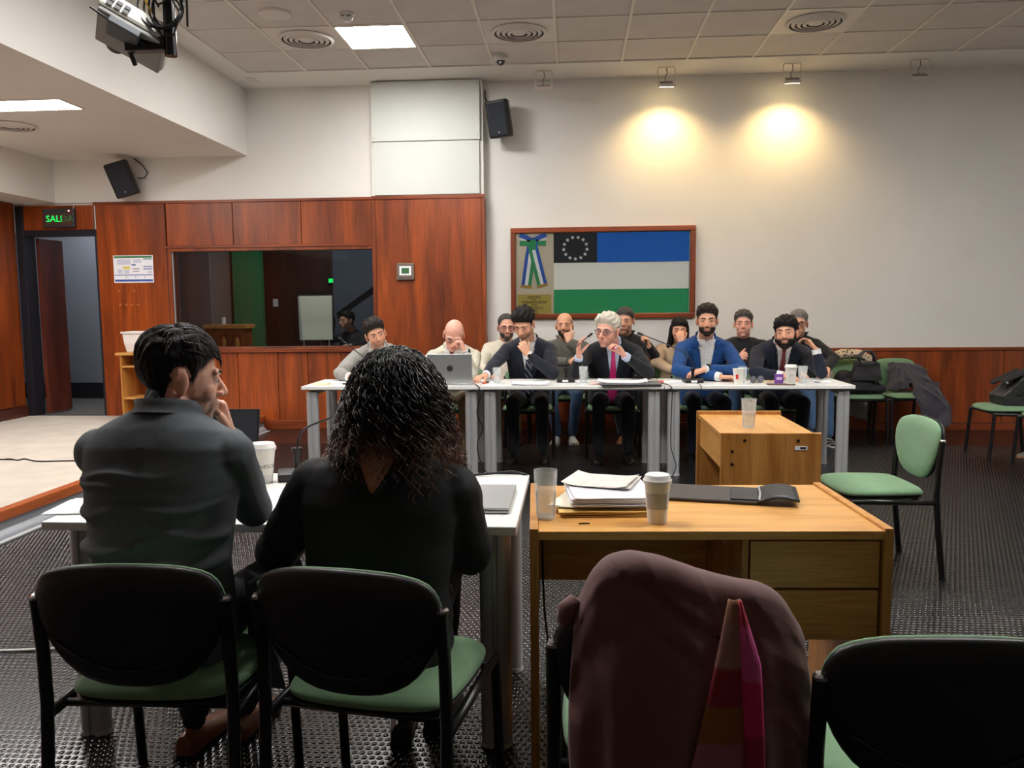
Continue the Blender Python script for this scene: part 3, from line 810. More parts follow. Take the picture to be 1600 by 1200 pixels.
def wrinkle(me, amp, sc, seed=0.0):
    P = co(me); N = nrm(me); n = nz3(P, sc, seed)
    n = np.sign(n)*np.abs(n)**1.0
    setco(me, P+N*(amp*n)[:, None])

# ---- stacking visitor chair
BACK_OUT = [(0, .478), (.09, .487), (.155, .52), (.2, .575), (.228, .64), (.236, .69), (.228, .735), (.2, .77), (.14, .789), (.07, .796), (0, .798)]
def smooth_loop(half, n=40):
    """mirror a half outline (x>=0, bottom to top) to a closed loop of n points."""
    pts = half + [(-x, z) for x, z in half[-2:0:-1]]
    # arc-length resample with Catmull-Rom
    L = len(pts); out = []
    for i in range(n):
        t = i*L/n; k = int(t); u = t-k
        p0, p1, p2, p3 = (pts[(k+j-1) % L] for j in range(4))
        f = lambda a, b, c, d: .5*((2*b)+(-a+c)*u+(2*a-5*b+4*c-d)*u*u+(-a+3*b-3*c+d)*u**3)
        out.append((f(p0[0], p1[0], p2[0], p3[0]), f(p0[1], p1[1], p2[1], p3[1])))
    return out
def slab(loop, ctr, place, front, back, rim, nr=5):
    """rounded cushion: loop in 2D, place(u, v, d) -> 3D; front/back thickness profile at centre, rim rounding."""
    b = B(); n = len(loop); rings = []
    prof = [(1.0-rim*0.0, 0.0)]
    front_r = [(q, front*(1-q**6)**.5) for q in [1.0, .985, .95, .88, .7, .45, .2]]
    back_r = [(q, -back*(1-q**8)**.5) for q in [.985, .95, .85, .6, .3]]
    seq = [(q, d) for q, d in reversed(back_r)] + front_r
    for q, d in seq:
        rings.append([place(ctr[0]+(p[0]-ctr[0])*q, ctr[1]+(p[1]-ctr[1])*q, d) for p in loop])
    b.grid(rings, closed=True)
    base = len(b.v)-len(rings)*n
    b.f.append(tuple(base+k for k in range(n))); b.f.append(tuple(base+(len(rings)-1)*n+k for k in range(n)))
    return b
def make_chair():
    t = thing('visitor_chair', 'x', 'chair')
    loop = smooth_loop(BACK_OUT, 44)
    def bp(off):
        def place(u, v, d):
            y = .235 + .12*(v-.48) - .42*u*u      # reclined and wrapped around the sitter
            return (u, y - d + off, v)
        return place
    c = (0, .645)
    slab([(x*.985, c[1]+(z-c[1])*.985) for x, z in loop], c, bp(0.0), .028, .012, .02).build('backrest', M_GREEN, t, smooth=True)
    slab(loop, c, bp(.012), .006, .022, .02).build('back_shell', M_BLACKP, t, smooth=True)
    # moulded ridge on the shell
    B().tube([bp(.012)(x, z, -.0225) for x, z in ((-.18, .60), (-.11, .555), (-.04, .53), (.04, .53), (.11, .555), (.18, .60))], .0035, 6).build('shell_ridge', M_BLACKP, t, smooth=True)
    half = [(0, -.225), (.13, -.222), (.2, -.2), (.228, -.14), (.232, -.03), (.222, .1), (.2, .175), (.13, .205), (0, .212)]
    sl = smooth_loop(half, 44)
    def sp(off):
        def place(u, v, d):
            return (u, v, .428 + off + d + .012*math.cos(v*9)*0 - .30*max(0, -v-.12)**2*8*.12 + .03*(u*u)*2)
        return place
    slab(sl, (0, 0), sp(0), .036, .014, .02).build('seat', M_GREEN, t, smooth=True)
    slab([(x*.98, y*.98) for x, y in sl], (0, 0), sp(-.016), .004, .016, .02).build('seat_shell', M_BLACKP, t, smooth=True)
    for s in (-1, 1):
        B().tube([(s*.238, .275, 0), (s*.236, .245, .25), (s*.235, .232, .42), (s*.234, .236, .56), (s*.234, .250, .70)], .0155, 12).build('leg', M_BLACKM, t, smooth=True, angle=50)
        B().tube([(s*.238, .275, .0), (s*.2379, .2745, .012)], .0175, 12).build('foot_cap', M_BLACKP, t)
        B().lathe([(.0158, 0), (.0158, .006), (.010, .011)], (s*.234, .250, .70), 12).build('post_cap', M_CHROME, t)
        B().tube([(s*.245, -.225, 0), (s*.243, -.205, .25), (s*.24, -.195, .405)], .0145, 12).build('leg', M_BLACKM, t, smooth=True, angle=50)
        B().tube([(s*.24, -.205, .402), (s*.236, .24, .392)], .0135, 10).build('side_rail', M_BLACKM, t, smooth=True)
    B().tube([(-.24, -.15, .396), (.24, -.15, .396)], .011, 10).build('cross_rail', M_BLACKM, t, smooth=True)
    B().tube([(-.24, .16, .392), (.24, .16, .392)], .011, 10).build('cross_rail', M_BLACKM, t, smooth=True)
    return t
CHAIR = make_chair(); CHAIR_USED = [False]
def chair(x, y, rz, label, group):
    if not CHAIR_USED[0]: o = CHAIR; CHAIR_USED[0] = True
    else: o = copy_tree(CHAIR)
    o.location = (x, y, 0); o.rotation_euler = (0, 0, rz)
    o['label'] = label; o['category'] = 'chair'; o['group'] = group
    return o
NEAR = 'green and black visitor chairs in the near row'
chair(-1.075, 2.09, PI+.03, 'black-backed chair under the man in the grey jacket', NEAR)
chair(-.49, 2.075, PI-.16, 'black-backed chair under the woman with curly hair', NEAR)
chair(.205, 1.86, PI-.05, 'black-backed chair with a brown coat hung over it', NEAR)
chair(.69, 1.755, PI+.02, 'black-backed empty chair beside the chair with the brown coat', NEAR)
chair(1.57, 4.37, -PI/2+.06, 'empty pale green chair standing sideways beside the wooden desks', 'loose chairs')
FAR = 'chairs along the far wall'
chair(2.93, 8.60, -.1, 'green chair holding a black handbag by the far wall', FAR)
chair(3.43, 8.66, .12, 'green chair with a dark coat thrown over it by the wood dado', FAR)
chair(3.89, 7.60, -PI/2-.05, 'green chair with a black leather bag on its seat', FAR)
chair(4.04, 7.03, -PI/2+.1, 'green chair in front of the leather-bag chair, above a sneaker', FAR)

# ---- white meeting tables
def leg_profile(w=.10, d=.062):
    pts = []
    for k in range(9): a = PI*k/8 - PI/2; pts.append((w/2-d/2+d/2*math.cos(a), d/2*math.sin(a)))
    pts += [(.010, d/2), (.006, d/2-.008), (-.006, d/2-.008), (-.010, d/2)]
    for k in range(9): a = PI*k/8 + PI/2; pts.append((-w/2+d/2+d/2*math.cos(a), d/2*math.sin(a)))
    pts += [(-.010, -d/2), (-.006, -d/2+.008), (.006, -d/2+.008), (.010, -d/2)]
    return pts
def make_table(Lx=1.485, Dy=.66):
    t = thing('meeting_table', 'x', 'table')
    B().mm((-Lx/2, -Dy/2, .712), (Lx/2, Dy/2, .74)).build('tabletop', M_TABLE, t, bevel=.003)
    lp = leg_profile()
    for sx in (-1, 1):
        for sy in (-1, 1):
            cx, cy = sx*(Lx/2-.075), sy*(Dy/2-.06)
            lg = B().prism([(cx+p[0], cy+p[1]) for p in lp], .012, .69, 'XY').build('leg', M_ALU, t, smooth=True, angle=35)
            B().prism([(cx+p[0]*1.04, cy+p[1]*1.06) for p in lp], .0, .014, 'XY').build('foot', pmat('pale_grey_plastic', S(190, 190, 192), .5), lg)
        B().mm((sx*(Lx/2-.075)-.03, -Dy/2+.09, .665), (sx*(Lx/2-.075)+.03, Dy/2-.09, .712)).build('end_beam', M_ALU, t, bevel=.003)
    B().mm((-Lx/2+.10, -.03, .672), (Lx/2-.10, .03, .712)).build('rail', M_ALU, t, bevel=.003)
    return t
TG = 'white meeting tables'
t0 = make_table(); t0['group'] = TG; t0['label'] = 'white table under the silver laptop, end of the far row'; t0.location = (-1.50, 6.91, 0)
for x, lb in ((-.008, 'white table before the man with the magenta tie, middle of the far row'), (1.485, 'white table holding the paper cups, wood-desk end of the far row')):
    o = copy_tree(t0); o.location = (x, 6.91, 0); o['label'] = lb
o = copy_tree(t0); o.location = (-.91, 2.75, 0); o['label'] = 'white table before the two people seen from behind'
for ch in o.children:
    if ch.name.startswith('tabletop'): ch.scale = (1.0, 1.14, 1.0)

# ---- wooden desk with drawers
def make_desk():
    t = thing('wooden_desk', 'oak laminate office desk with two drawers and papers on top', 'desk', (.385, 2.655, 0), math.radians(2.6))
    X0, X1, Y0, Y1 = -.525, .525, -.30, .30
    for x in (X0, X1-.026):
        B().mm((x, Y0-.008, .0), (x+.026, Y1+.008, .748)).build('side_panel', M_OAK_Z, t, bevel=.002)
    B().mm((X0+.026, Y0-.006, .714), (X1-.026, Y1, .74)).build('desktop', M_OAK_X, t, bevel=.002)
    B().mm((X0+.026, Y1-.10, .42), (X1-.42, Y1-.08, .714)).build('modesty_panel', M_OAK_X, t)
    B().mm((X1-.43, Y0+.01, .41), (X1-.41, Y1-.02, .714)).build('divider_panel', M_OAK_Z, t, bevel=.002)
    B().mm((X1-.41, Y0+.03, .40), (X1-.026, Y1-.02, .414)).build('pedestal_base', M_OAK_X, t)
    for z0, z1 in ((.566, .706), (.418, .558)):
        dr = B().mm((X1-.405, Y0+.008, z0), (X1-.032, Y0+.026, z1)).build('drawer', M_OAK_X, t, bevel=.002)
        B().mm((X1-.40, Y0+.026, z0+.01), (X1-.036, Y1-.05, z1-.03)).build('drawer_box', M_OAK_Y, dr)
    B().tube([(X1-.445, -.10, .655), (X1-.43, -.10, .655)], .009, 10).build('lock', M_CHROME, t)
    return t
make_desk()
# ---- small desk turned sideways
sd2 = thing('wooden_side_desk', 'small oak laminate desk turned end-on with a tumbler on it', 'desk', (.985, 4.50, 0), 0)
for y0 in (-.41, .385):
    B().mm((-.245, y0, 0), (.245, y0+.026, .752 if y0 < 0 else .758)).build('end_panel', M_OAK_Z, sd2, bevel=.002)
B().mm((-.235, -.384, .712), (.235, .385, .738)).build('desktop', M_OAK_Y, sd2, bevel=.002)
B().mm((-.225, -.384, .55), (-.205, .385, .712)).build('front_rail', M_OAK_Y, sd2, bevel=.002)
B().mm((.10, -.384, .2), (.118, .385, .712)).build('modesty_panel', M_OAK_Y, sd2)
for (x, z) in ((-.13, .715), (.13, .715), (-.19, .66), (-.19, .595)):
    B().lathe([(.0075, 0), (.0075, .0025)], (x, -.41, z), 12, rot=Matrix.Rotation(PI/2, 3, 'X')).build('screw_cap', M_BLACKP, sd2)
tg_ = B().mm((.115, -.4125, .668), (.175, -.41, .688)).build('asset_label', M_PAPER, sd2)
B().mm((.14, -.4135, .674), (.168, -.4125, .683)).build('bar_code', M_BLACKP, tg_)
# ---- lectern cabinet with a plastic bin by the far left wall
lc = thing('lectern_cabinet', 'narrow wooden cabinet with open shelves beside the doorway', 'cabinet', (-4.67, W-.30, STG), 0)
lc.location = (-4.66, W-.32, STG)
B().mm((-.33, -.2, .735), (.33, .2, .765)).build('top', M_OAK_X, lc, bevel=.004)
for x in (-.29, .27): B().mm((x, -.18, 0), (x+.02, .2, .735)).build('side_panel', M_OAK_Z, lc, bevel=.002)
B().mm((-.27, .18, 0), (.27, .2, .735)).build('back_panel', M_WOODW, lc)
for z in (.60, .25, .04): B().mm((-.27, -.17, z), (.27, .18, z+.018)).build('shelf', M_OAK_X, lc, bevel=.002)
bn = thing('plastic_bin', 'white plastic storage bin on the cabinet behind the man in grey', 'bin', (-4.76, W-.30, STG+.766), 0)
bb = B()
P = []
for (hx, hy, z) in ((.155, .11, 0), (.175, .125, .10), (.185, .13, .20), (.20, .145, .205), (.20, .145, .225), (.18, .125, .225), (.17, .12, .11), (.15, .105, .006)):
    P.append([(sx*hx, sy*hy, z) for sx, sy in ((-1, -1), (1, -1), (1, 1), (-1, 1))])
bb.grid(P, closed=True); bb.f.append((3, 2, 1, 0)); bb.f.append(tuple(len(bb.v)-4+k for k in range(4)))
bb.build('tub', pmat('milky_plastic', S(226, 220, 216), .4), bn, bevel=.006)
for s in (-1, 1): B().mm((s*.17, -.03, .175), (s*.215, .03, .20)).build('handle', pmat('milky_plastic', S(226, 220, 216), .4), bn, bevel=.004)

# ---- booth contents, mostly standing in for reflections in the window glass
pd = thing('carved_podium', 'carved wooden podium placed for a reflection in the window', 'podium', (-4.83, 11.2, 0))
B().mm((-.30, -.17, 1.10), (.32, .17, 1.16)).build('top', M_OAK_X, pd, bevel=.01)
B().mm((-.26, -.14, 0), (.28, .14, 1.10)).build('body', wood('podium_wood', S(104, 60, 28), S(150, 92, 46), 'Z', 4), pd)
for x in (-.2, -.01, .18):
    B().mm((x-.07, -.158, .72), (x+.07, -.14, 1.04)).build('carved_panel', M_WOODTZ, pd, bevel=.006)
    B().ell((x, -.157, .9), (.035, .012, .09), 16, 10).build('carving', M_OAK_Z, pd, smooth=True)
tag(B().lathe([(.03, 0), (.035, .10), (.033, .10), (.029, .004)], (0, 0, 0), 18).build('paper_cup', M_PAPER, smooth=True, angle=40), 'white paper cup on the carved podium', 'cup').location = (-4.88, 11.15, 1.161)
struct(B().mm((-5.06, 11.95, 0), (-4.62, 12.05, 2.9)).build('wall_booth_green', pmat('green_panel', S(40, 138, 88), .7)), 'green upright panel placed for a reflection in the window')
fc = thing('flip_chart', 'white flip chart on a stand placed for a reflection in the window', 'flip chart', (-3.60, 11.2, 0))
board = B().prism([(-.205, .93), (.265, .93), (.275, 1.56), (-.215, 1.56)], -.01, .012, 'XZ').build('board', pmat('chart_grey', S(176, 178, 170), .6), fc)
B().prism([(-.16, .935), (.255, .935), (.262, 1.545), (-.195, 1.545)], -.014, -.0105, 'XZ').build('paper_pad', pmat('chart_paper', S(226, 228, 206), .8), board)
B().mm((-.22, -.02, 1.56), (.28, .014, 1.61)).build('clamp_bar', M_BLACKM, fc)
for x in (-.18, .24): B().tube([(x, .03, 0), (x*.75, .0, 1.56)], .012, 8).build('leg', M_ALU, fc)
B().tube([(0.03, .45, 0), (.03, .02, 1.5)], .012, 8).build('leg', M_ALU, fc)
be = thing('exit_sign', 'small green exit sign placed for a reflection above the flip chart', 'exit sign', (-3.62, 12.385, 1.79))
B().mm((-.12, -.03, -.05), (.12, 0, .05)).build('housing', M_BLACKP, be)
B().mm((-.10, -.034, -.03), (.03, -.03, .03)).build('lit_face', M_GRN, be)
tag(B().mm((-.04, -.01, -.06), (.04, 0, .06)).build('light_switch', M_PAPER, bevel=.004), 'white light switch on the dark booth wall', 'switch').location = (-4.58, 12.399, 1.46)
tag(B().tube([(-3.56, 12.2, 1.28), (-2.92, 12.2, 1.72)], .02, 8).build('handrail', M_BLACKM), 'black sloping handrail inside the booth', 'handrail')

# ================================================================== THINGS ON TABLES
M_CUP = pmat('paper_cup_white', S(232, 228, 218), .55); M_LID = pmat('cup_lid_white', S(226, 224, 220), .35)
M_RED = pmat('print_red', S(206, 34, 30), .5); M_INKB = pmat('print_black', S(30, 28, 28), .6)
M_FROST = pmat('frosted_plastic', S(240, 245, 245), .12, alpha=.24, spec=.6)
M_WATER = glass('water', (.93, .96, .96, 1), .0)
def wrap_text(body, size, r0, z, ang, parent, mat, slope=0.0):
    me = text_mesh(body, size, 0.0005)
    me.materials.clear()
    P = co(me); R = r0 + .0006 + slope*P[:, 1]
    th_ = ang + P[:, 0]/r0
    Q = np.stack([R*np.cos(th_), R*np.sin(th_), z+P[:, 1]], 1); setco(me, Q)
    return link('print', me, mat, parent, normals=False)
def patch(r0, r1, z0, z1, a0, a1, name, mat, parent, off=.0007, n=10):
    P = []
    for j in range(5):
        q = j/4; z = z0+(z1-z0)*q; r = r0+(r1-r0)*q+off
        P.append([(r*math.cos(a0+(a1-a0)*i/n), r*math.sin(a0+(a1-a0)*i/n), z) for i in range(n+1)])
    b = B(); b.grid(P); return b.build(name, mat, parent, smooth=True)
def coffee_cup(x, y, z, label, lid=True, h=.118, r0=.027, r1=.039, sleeve=None, mark=None, ink=None, grp=None):
    t = thing('coffee_cup', label, 'cup', (x, y, z), 0, grp)
    B().lathe([(r0-.003, .004), (r0, 0), (r0, .003), (r1, h), (r1+.0025, h+.001), (r1+.0025, h+.004), (r1-.001, h+.003), (r0-.002, .006)], (0, 0, 0), 32).build('cup', M_CUP, t, smooth=True, angle=50)
    if lid:
        B().lathe([(r1+.004, h-.004), (r1+.0045, h+.006), (r1+.001, h+.009), (r1-.001, h+.018), (r1-.004, h+.022), (r1-.008, h+.02), (.0, h+.019)], (0, 0, 0), 32).build('lid', M_LID, t, smooth=True, angle=50)
    rz = lambda q: r0+(r1-r0)*q
    if sleeve: patch(rz(sleeve[0]), rz(sleeve[1]), h*sleeve[0], h*sleeve[1], sleeve[2], sleeve[3], 'sleeve', sleeve[4], t, n=24)
    if mark: patch(rz(mark[0]), rz(mark[1]), h*mark[0], h*mark[1], mark[2], mark[3], 'red_mark', M_RED, t, .0012)
    if ink: wrap_text(ink[0], ink[1], rz(ink[2]), h*ink[2], ink[3], t, M_INKB, (r1-r0)/h)
    return t
def tumbler(x, y, z, label, h=.125, r0=.024, r1=.033, fill=.0, grp='plastic tumblers'):
    t = thing('tumbler', label, 'tumbler', (x, y, z), 0, grp)
    B().lathe([(.0, .003), (r0, 0), (r0+.001, .004), (r1, h), (r1-.0016, h), (r0-.0008, .005), (0, .005)], (0, 0, 0), 28, cap=False).build('cup', M_FROST, t, smooth=True, angle=50)
    B().lathe([(r0-.001, .0005), (r0-.001, .009), (0, .009)], (0, 0, 0), 28).build('base', pmat('thick_plastic', S(240, 244, 244), .2, alpha=.8), t)
    if fill:
        rr = r0+(r1-r0)*fill
        B().lathe([(r0-.0016, .0095), (rr-.002, h*fill), (0, h*fill)], (0, 0, 0), 28).build('water', M_WATER, t, smooth=True, angle=50)
    return t
CUPS = 'paper cups'
cam_a = -PI/2
coffee_cup(-1.165, 2.96, .7405, 'white lidded paper cup with a red mark beside the man in grey', mark=(.30, .64, cam_a-1.25, cam_a-.62), ink=('NESCAFÉ', .020, .50, cam_a+1.05), sleeve=(.0, .25, 0, 2*PI, pmat('cup_base_grey', S(214, 212, 208), .4)), r0=.032, r1=.046, h=.128)
coffee_cup(.255, 2.445, .7405, 'white lidded paper cup with a grey sleeve on the wooden desk', r0=.029, r1=.039, h=.125, sleeve=(.36, .75, cam_a-1.2, cam_a+1.2, pmat('sleeve_grey', S(184, 182, 180), .6)))
patch(.034, .037, .05, .092, cam_a+.72, cam_a+1.0, 'label_strip', M_PAPER, bpy.data.objects['coffee_cup.001'], .002)
coffee_cup(1.335, 6.66, .7405, 'open paper cup with a red mark by the man in blue', lid=False, h=.125, r0=.034, r1=.046, mark=(.38, .68, cam_a-.75, cam_a-.25))
coffee_cup(1.735, 6.62, .7405, 'white lidded paper cup by the bearded man', r0=.032, r1=.046, h=.14, ink=('CAFE', .012, .55, cam_a-.2))
tumbler(-.083, 2.475, .7405, 'tall clear tumbler half full on the desk beside the paper stack', .152, .029, .037, .55)
tumbler(.93, 4.36, .7385, 'clear tumbler standing on the small end-on desk', .155, .030, .040, .5)
tumbler(-.632, 6.80, .7405, 'clear tumbler in front of the navy-suited man with striped tie', .135, .028, .036, .6)
tumbler(.09, 6.76, .7405, 'clear tumbler in front of the white-haired man', .145, .028, .036, .6)
tumbler(1.385, 6.76, .7405, 'clear tumbler behind the cup with the red mark', .135, .03, .038, .0)
tumbler(1.855, 6.72, .7405, 'clear tumbler beside the lidded cup of the bearded man', .145, .029, .038, .3)

def mic(x, y, z, rz, neck, label, tilt=True):
    t = thing('gooseneck_microphone', label, 'microphone', (x, y, z), rz, 'gooseneck microphones')
    B().prism([(-.075, 0), (.075, 0), (.075, .026), (-.03, .036), (-.075, .03)], -.075, .075, 'YZ').build('base', M_BLACKP, t, bevel=.006)
    B().mm((-.03, -.0765, .006), (.02, -.075, .022)).build('name_label', M_PAPER, t)
    B().tube([(0, 0, .03), (0, 0, .036), (0, 0, .11)], [.018, .012, .015], 14).build('stem', M_BLACKM, t, smooth=True, angle=40)
    B().tube([(0, 0, .105), (0, 0, .118)], .021, 14).build('ring', M_BLACKM, t)
    pts = [Vector((0, 0, .11))]
    for p in neck: pts.append(Vector(p))
    # smooth the neck
    q = []
    for i in range(len(pts)-1):
        p0 = pts[max(i-1, 0)]; p1 = pts[i]; p2 = pts[i+1]; p3 = pts[min(i+2, len(pts)-1)]
        for u in (0, .25, .5, .75):
            q.append(.5*((2*p1)+(-p0+p2)*u+(2*p0-5*p1+4*p2-p3)*u*u+(-p0+3*p1-3*p2+p3)*u**3))
    q.append(pts[-1])
    B().tube(q, .0042, 8).build('gooseneck', pmat('dark_steel', S(60, 60, 64), .35, .6), t, smooth=True)
    d = (q[-1]-q[-3]).normalized()
    B().capsule(q[-1], q[-1]+d*.035, .0105, .0115, 12).build('capsule', M_BLACKM, t, smooth=True)
    return t
mic(-1.06, 3.04, .7405, .35, [(.01, .01, .16), (.04, .0, .195), (.11, -.03, .225), (.19, -.06, .255)], 'gooseneck microphone on the near white table beside the paper cup')
mic(-1.72, 7.02, .7405, PI, [(.0, .0, .15), (.12, .0, .23), (.28, .02, .36)], 'gooseneck microphone in front of the man in the light grey jacket')
mic(-.055, 6.93, .7405, 0, [(.0, .0, .16), (.03, .0, .23), (.10, .0, .31), (.19, .0, .385)], 'gooseneck microphone in front of the white-haired man')
mic(1.00, 6.86, .7405, .1, [(.0, .0, .15), (-.05, .0, .23), (-.2, .0, .31), (-.42, .02, .40)], 'gooseneck microphone in front of the man in blue')

# laptops
M_SILV = pmat('laptop_silver', S(176, 178, 178), .35, .55); M_KEY = pmat('laptop_keys', S(40, 40, 42), .5)
def laptop(x, y, z, rz, w, d, open_deg, label, lidmat, logo=None, screen=None):
    t = thing('laptop', label, 'laptop', (x, y, z), rz)
    B().mm((-w/2, -d/2, 0), (w/2, d/2, .014)).build('base', lidmat, t, bevel=.004)
    B().mm((-w/2+.02, -d/2+.09, .014), (w/2-.02, d/2-.03, .0155)).build('keyboard', M_KEY, t)
    B().mm((-w*.16, -d/2+.012, .014), (w*.16, -d/2+.08, .0148)).build('touchpad', M_SILV, t)
    lid = B().mm((-w/2, 0, 0), (w/2, .008, d)).build('lid', lidmat, t, bevel=.003)
    lid.location = (0, d/2-.006, .014); lid.rotation_euler = (-math.radians(open_deg-90), 0, 0)
    B().mm((-w/2+.008, -.0012, .012), (w/2-.008, 0, d-.008)).build('screen', screen or pmat('dark_screen', S(20, 22, 26), .2), lid)
    if logo:
        B().lathe([(.026, 0), (.026, .0012)], (0, .008, d*.52), 28, rot=Matrix.Rotation(-PI/2, 3, 'X')).build('logo_disc', M_CHROME, lid)
        o = text_on_wall(logo, .04, (0, .0098, d*.52), M_INKB, lid, 'logo_letters', .0003, PI/2, PI)
    return t
laptop(-1.005, 6.79, .7405, PI, .37, .25, 100, 'open silver laptop with a round logo in front of the man in cream', M_SILV, 'hp')
laptop(-1.415, 2.95, .7405, .0, .36, .25, 103, 'open dark laptop on the near white table before the man in grey', pmat('laptop_black', S(42, 43, 46), .4), None, pmat('matt_dark_screen', S(56, 60, 66), .35))
lp = thing('laptop', 'closed grey laptop on the near white table beside the woman', 'laptop', (-.36, 2.69, .7405), .0)
B().mm((-.16, -.17, 0), (.16, .17, .012)).build('base', M_SILV, lp, bevel=.004); B().mm((-.16, -.17, .0125), (.16, .17, .02)).build('lid', M_SILV, lp, bevel=.003)
lp2 = thing('laptop', 'closed thin laptop under the papers of the white-haired man', 'laptop', (.47, 6.70, .7405), .03)
B().mm((-.24, -.14, 0), (.24, .14, .010)).build('base', pmat('laptop_black', S(42, 43, 46), .4), lp2, bevel=.003); B().mm((-.24, -.14, .0105), (.24, .14, .017)).build('lid', pmat('laptop_grey', S(120, 122, 124), .4, .4), lp2, bevel=.003)
lp3 = thing('laptop', 'closed black laptop under the hands of the man in blue', 'laptop', (1.16, 6.97, .7405), -.05)
B().mm((-.18, -.0, 0), (.18, .19, .012)).build('base', pmat('laptop_black', S(42, 43, 46), .4), lp3, bevel=.003)
B().mm((-.18, -.0, .0125), (.18, .19, .022)).build('lid', pmat('laptop_black', S(42, 43, 46), .4), lp3, bevel=.003)

# papers
def sheet(x, y, z, w, d, rz, label, mat=None, curl=.0, n=1, name='paper_sheet', cat='paper', lines=False, thick=.0012, grp=None, seed=0):
    rr = random.Random(seed)
    t = thing(name, label, cat, (x, y, z), rz, grp)
    for k in range(n):
        b = B(); P = []; nx, ny = 10, 8
        dx, dy, a = rr.uniform(-.006, .006), rr.uniform(-.006, .006), rr.uniform(-.03, .03) if n > 1 else 0
        for j in range(ny+1):
            row = []
            for i in range(nx+1):
                u = (i/nx-.5)*w; v = (j/ny-.5)*d
                zz = k*thick*1.6 + curl*(max(0, abs(u)/(w/2)-.45)**2)*(1 if k == n-1 else .25) + .0007*(n > 1)*math.sin(7*i+3*k)
                row.append((dx+u*math.cos(a)-v*math.sin(a), dy+u*math.sin(a)+v*math.cos(a), zz+.0004))
            P.append(row)
        b.grid(P)
        low = [[(p[0], p[1], p[2]-min(thick, .0004+k*thick)) for p in row] for row in P]
        nb = len(b.v); b.grid(low)
        C = nx+1; R = ny+1
        def edge(ids):
            for q in range(len(ids)-1): b.f.append((ids[q], ids[q+1], nb+ids[q+1], nb+ids[q]))
        edge(list(range(C))); edge([(R-1)*C+i for i in range(C)]); edge([i*C for i in range(R)]); edge([i*C+C-1 for i in range(R)])
        o = b.build('sheet', mat or M_PAPER, t)
        if lines and k == n-1:
            for j in range(9):
                B().mm((-w*.38, d*.36-j*d*.085, k*thick*1.6+.0005), (w*rr.uniform(.1, .38), d*.36-j*d*.085+.003, k*thick*1.6+.0012)).build('text_line', MGR, o)
    return t
sheet(-.985, 2.66, .7405, .21, .30, -.05, 'printed pages lying between the man and the woman', lines=True, n=3, seed=4)
sheet(-1.60, 2.56, .7405, .22, .20, .1, 'loose white papers at the stage end of the near table', n=4, seed=5)
tag(B().capsule((-1.075, 2.60, .7505), (-1.085, 2.72, .7505), .0045, .0045, 8).build('pen', pmat('pen_grey', S(70, 74, 86), .4), smooth=True), 'dark grey pen lying on the printed pages', 'pen')
sheet(-.345, 6.72, .7405, .30, .22, .05, 'stack of printed papers before the navy-suited man', n=7, curl=.03, seed=7)
sheet(-.72, 6.98, .7405, .21, .29, .4, 'single page beside the tumbler of the navy-suited man', n=2, seed=8)
sheet(-.84, 7.05, .7405, .16, .12, .1, 'white notepad sheet between laptop and tumbler', n=2, seed=9)
sheet(.41, 6.72, .759, .40, .24, -.05, 'open magazine with curled pages before the white-haired man', n=3, curl=.05, seed=10)
sheet(.10, 6.99, .7405, .2, .14, .1, 'white page behind the tumbler of the white-haired man', n=2, seed=11)
sheet(-2.02, 6.90, .7405, .3, .2, 0, 'white pages by the man in the light grey jacket', n=3, seed=12)
tag(B().mm((-.06, -.045, 0), (.06, .045, .022)).build('note_block', pmat('cream_note', S(232, 222, 186), .8), bevel=.002), 'cream block of notes at the corner of the far table', 'notepad').location = (-2.1, 6.70, .7405)
tag(B().capsule((-1.93, 6.735, .7475), (-1.80, 6.735, .7475), .006, .006, 8).build('pen', M_BLACKP, smooth=True), 'black pen beside the cream note block', 'pen')
pn = thing('marker_pen', 'orange and black marker beside the silver laptop', 'pen', (-.745, 6.72, .7405), .5)
B().capsule((0, 0, .009), (.05, .05, .009), .007, .007, 8).build('barrel', pmat('orange_plastic', S(220, 84, 40), .4), pn, smooth=True); B().capsule((.055, .055, .009), (.09, .09, .009), .008, .008, 8).build('cap', M_BLACKP, pn, smooth=True)
tag(B().mm((-.045, -.035, 0), (.045, .035, .02)).build('tissue_pack', pmat('pale_pink', S(224, 190, 180), .7), bevel=.006), 'small pink packet before the white-haired man', 'packet').location = (.19, 6.68, .7405)
tag(B().mm((-.05, -.03, 0), (.05, .03, .014)).build('smartphone', pmat('red_case', S(190, 92, 80), .5), bevel=.004), 'red phone beside the open magazine', 'phone').location = (.71, 6.86, .7405)
tag(B().mm((-.105, -.04, 0), (.105, .04, .010)).build('smartphone', pmat('brown_case', S(92, 60, 56), .45), bevel=.004), 'dark brown phone lying before the bearded man', 'phone').location = (1.66, 6.625, .7405)
pu = thing('coffee_pod', 'purple printed snack packet leaning beside the lidded cup', 'packet', (1.672, 6.74, .7405))
B().mm((-.035, -.014, 0), (.035, .014, .078)).build('packet', pmat('purple_print', S(112, 62, 150), .5), pu, bevel=.008)
B().mm((-.022, -.0155, .03), (.022, -.014, .055)).build('print', pmat('lilac_print', S(206, 180, 222), .5), pu)
sg_ = thing('sunglasses', 'folded dark glasses on the far white table', 'glasses', (1.505, 6.78, .7405), .3)
for s in (-1, 1):
    B().lathe([(.028, 0), (.03, .004), (.02, .007), (.0, .008)], (s*.033, 0, .03), 18, rot=Matrix.Rotation(PI/2, 3, 'X')).build('lens', pmat('grey_lens', S(96, 98, 104), .1), sg_, smooth=True)
    B().tube([(s*.066, 0, .034), (s*.066, .05, .026), (s*.03, .09, .008)], .003, 6).build('temple', M_BLACKP, sg_)
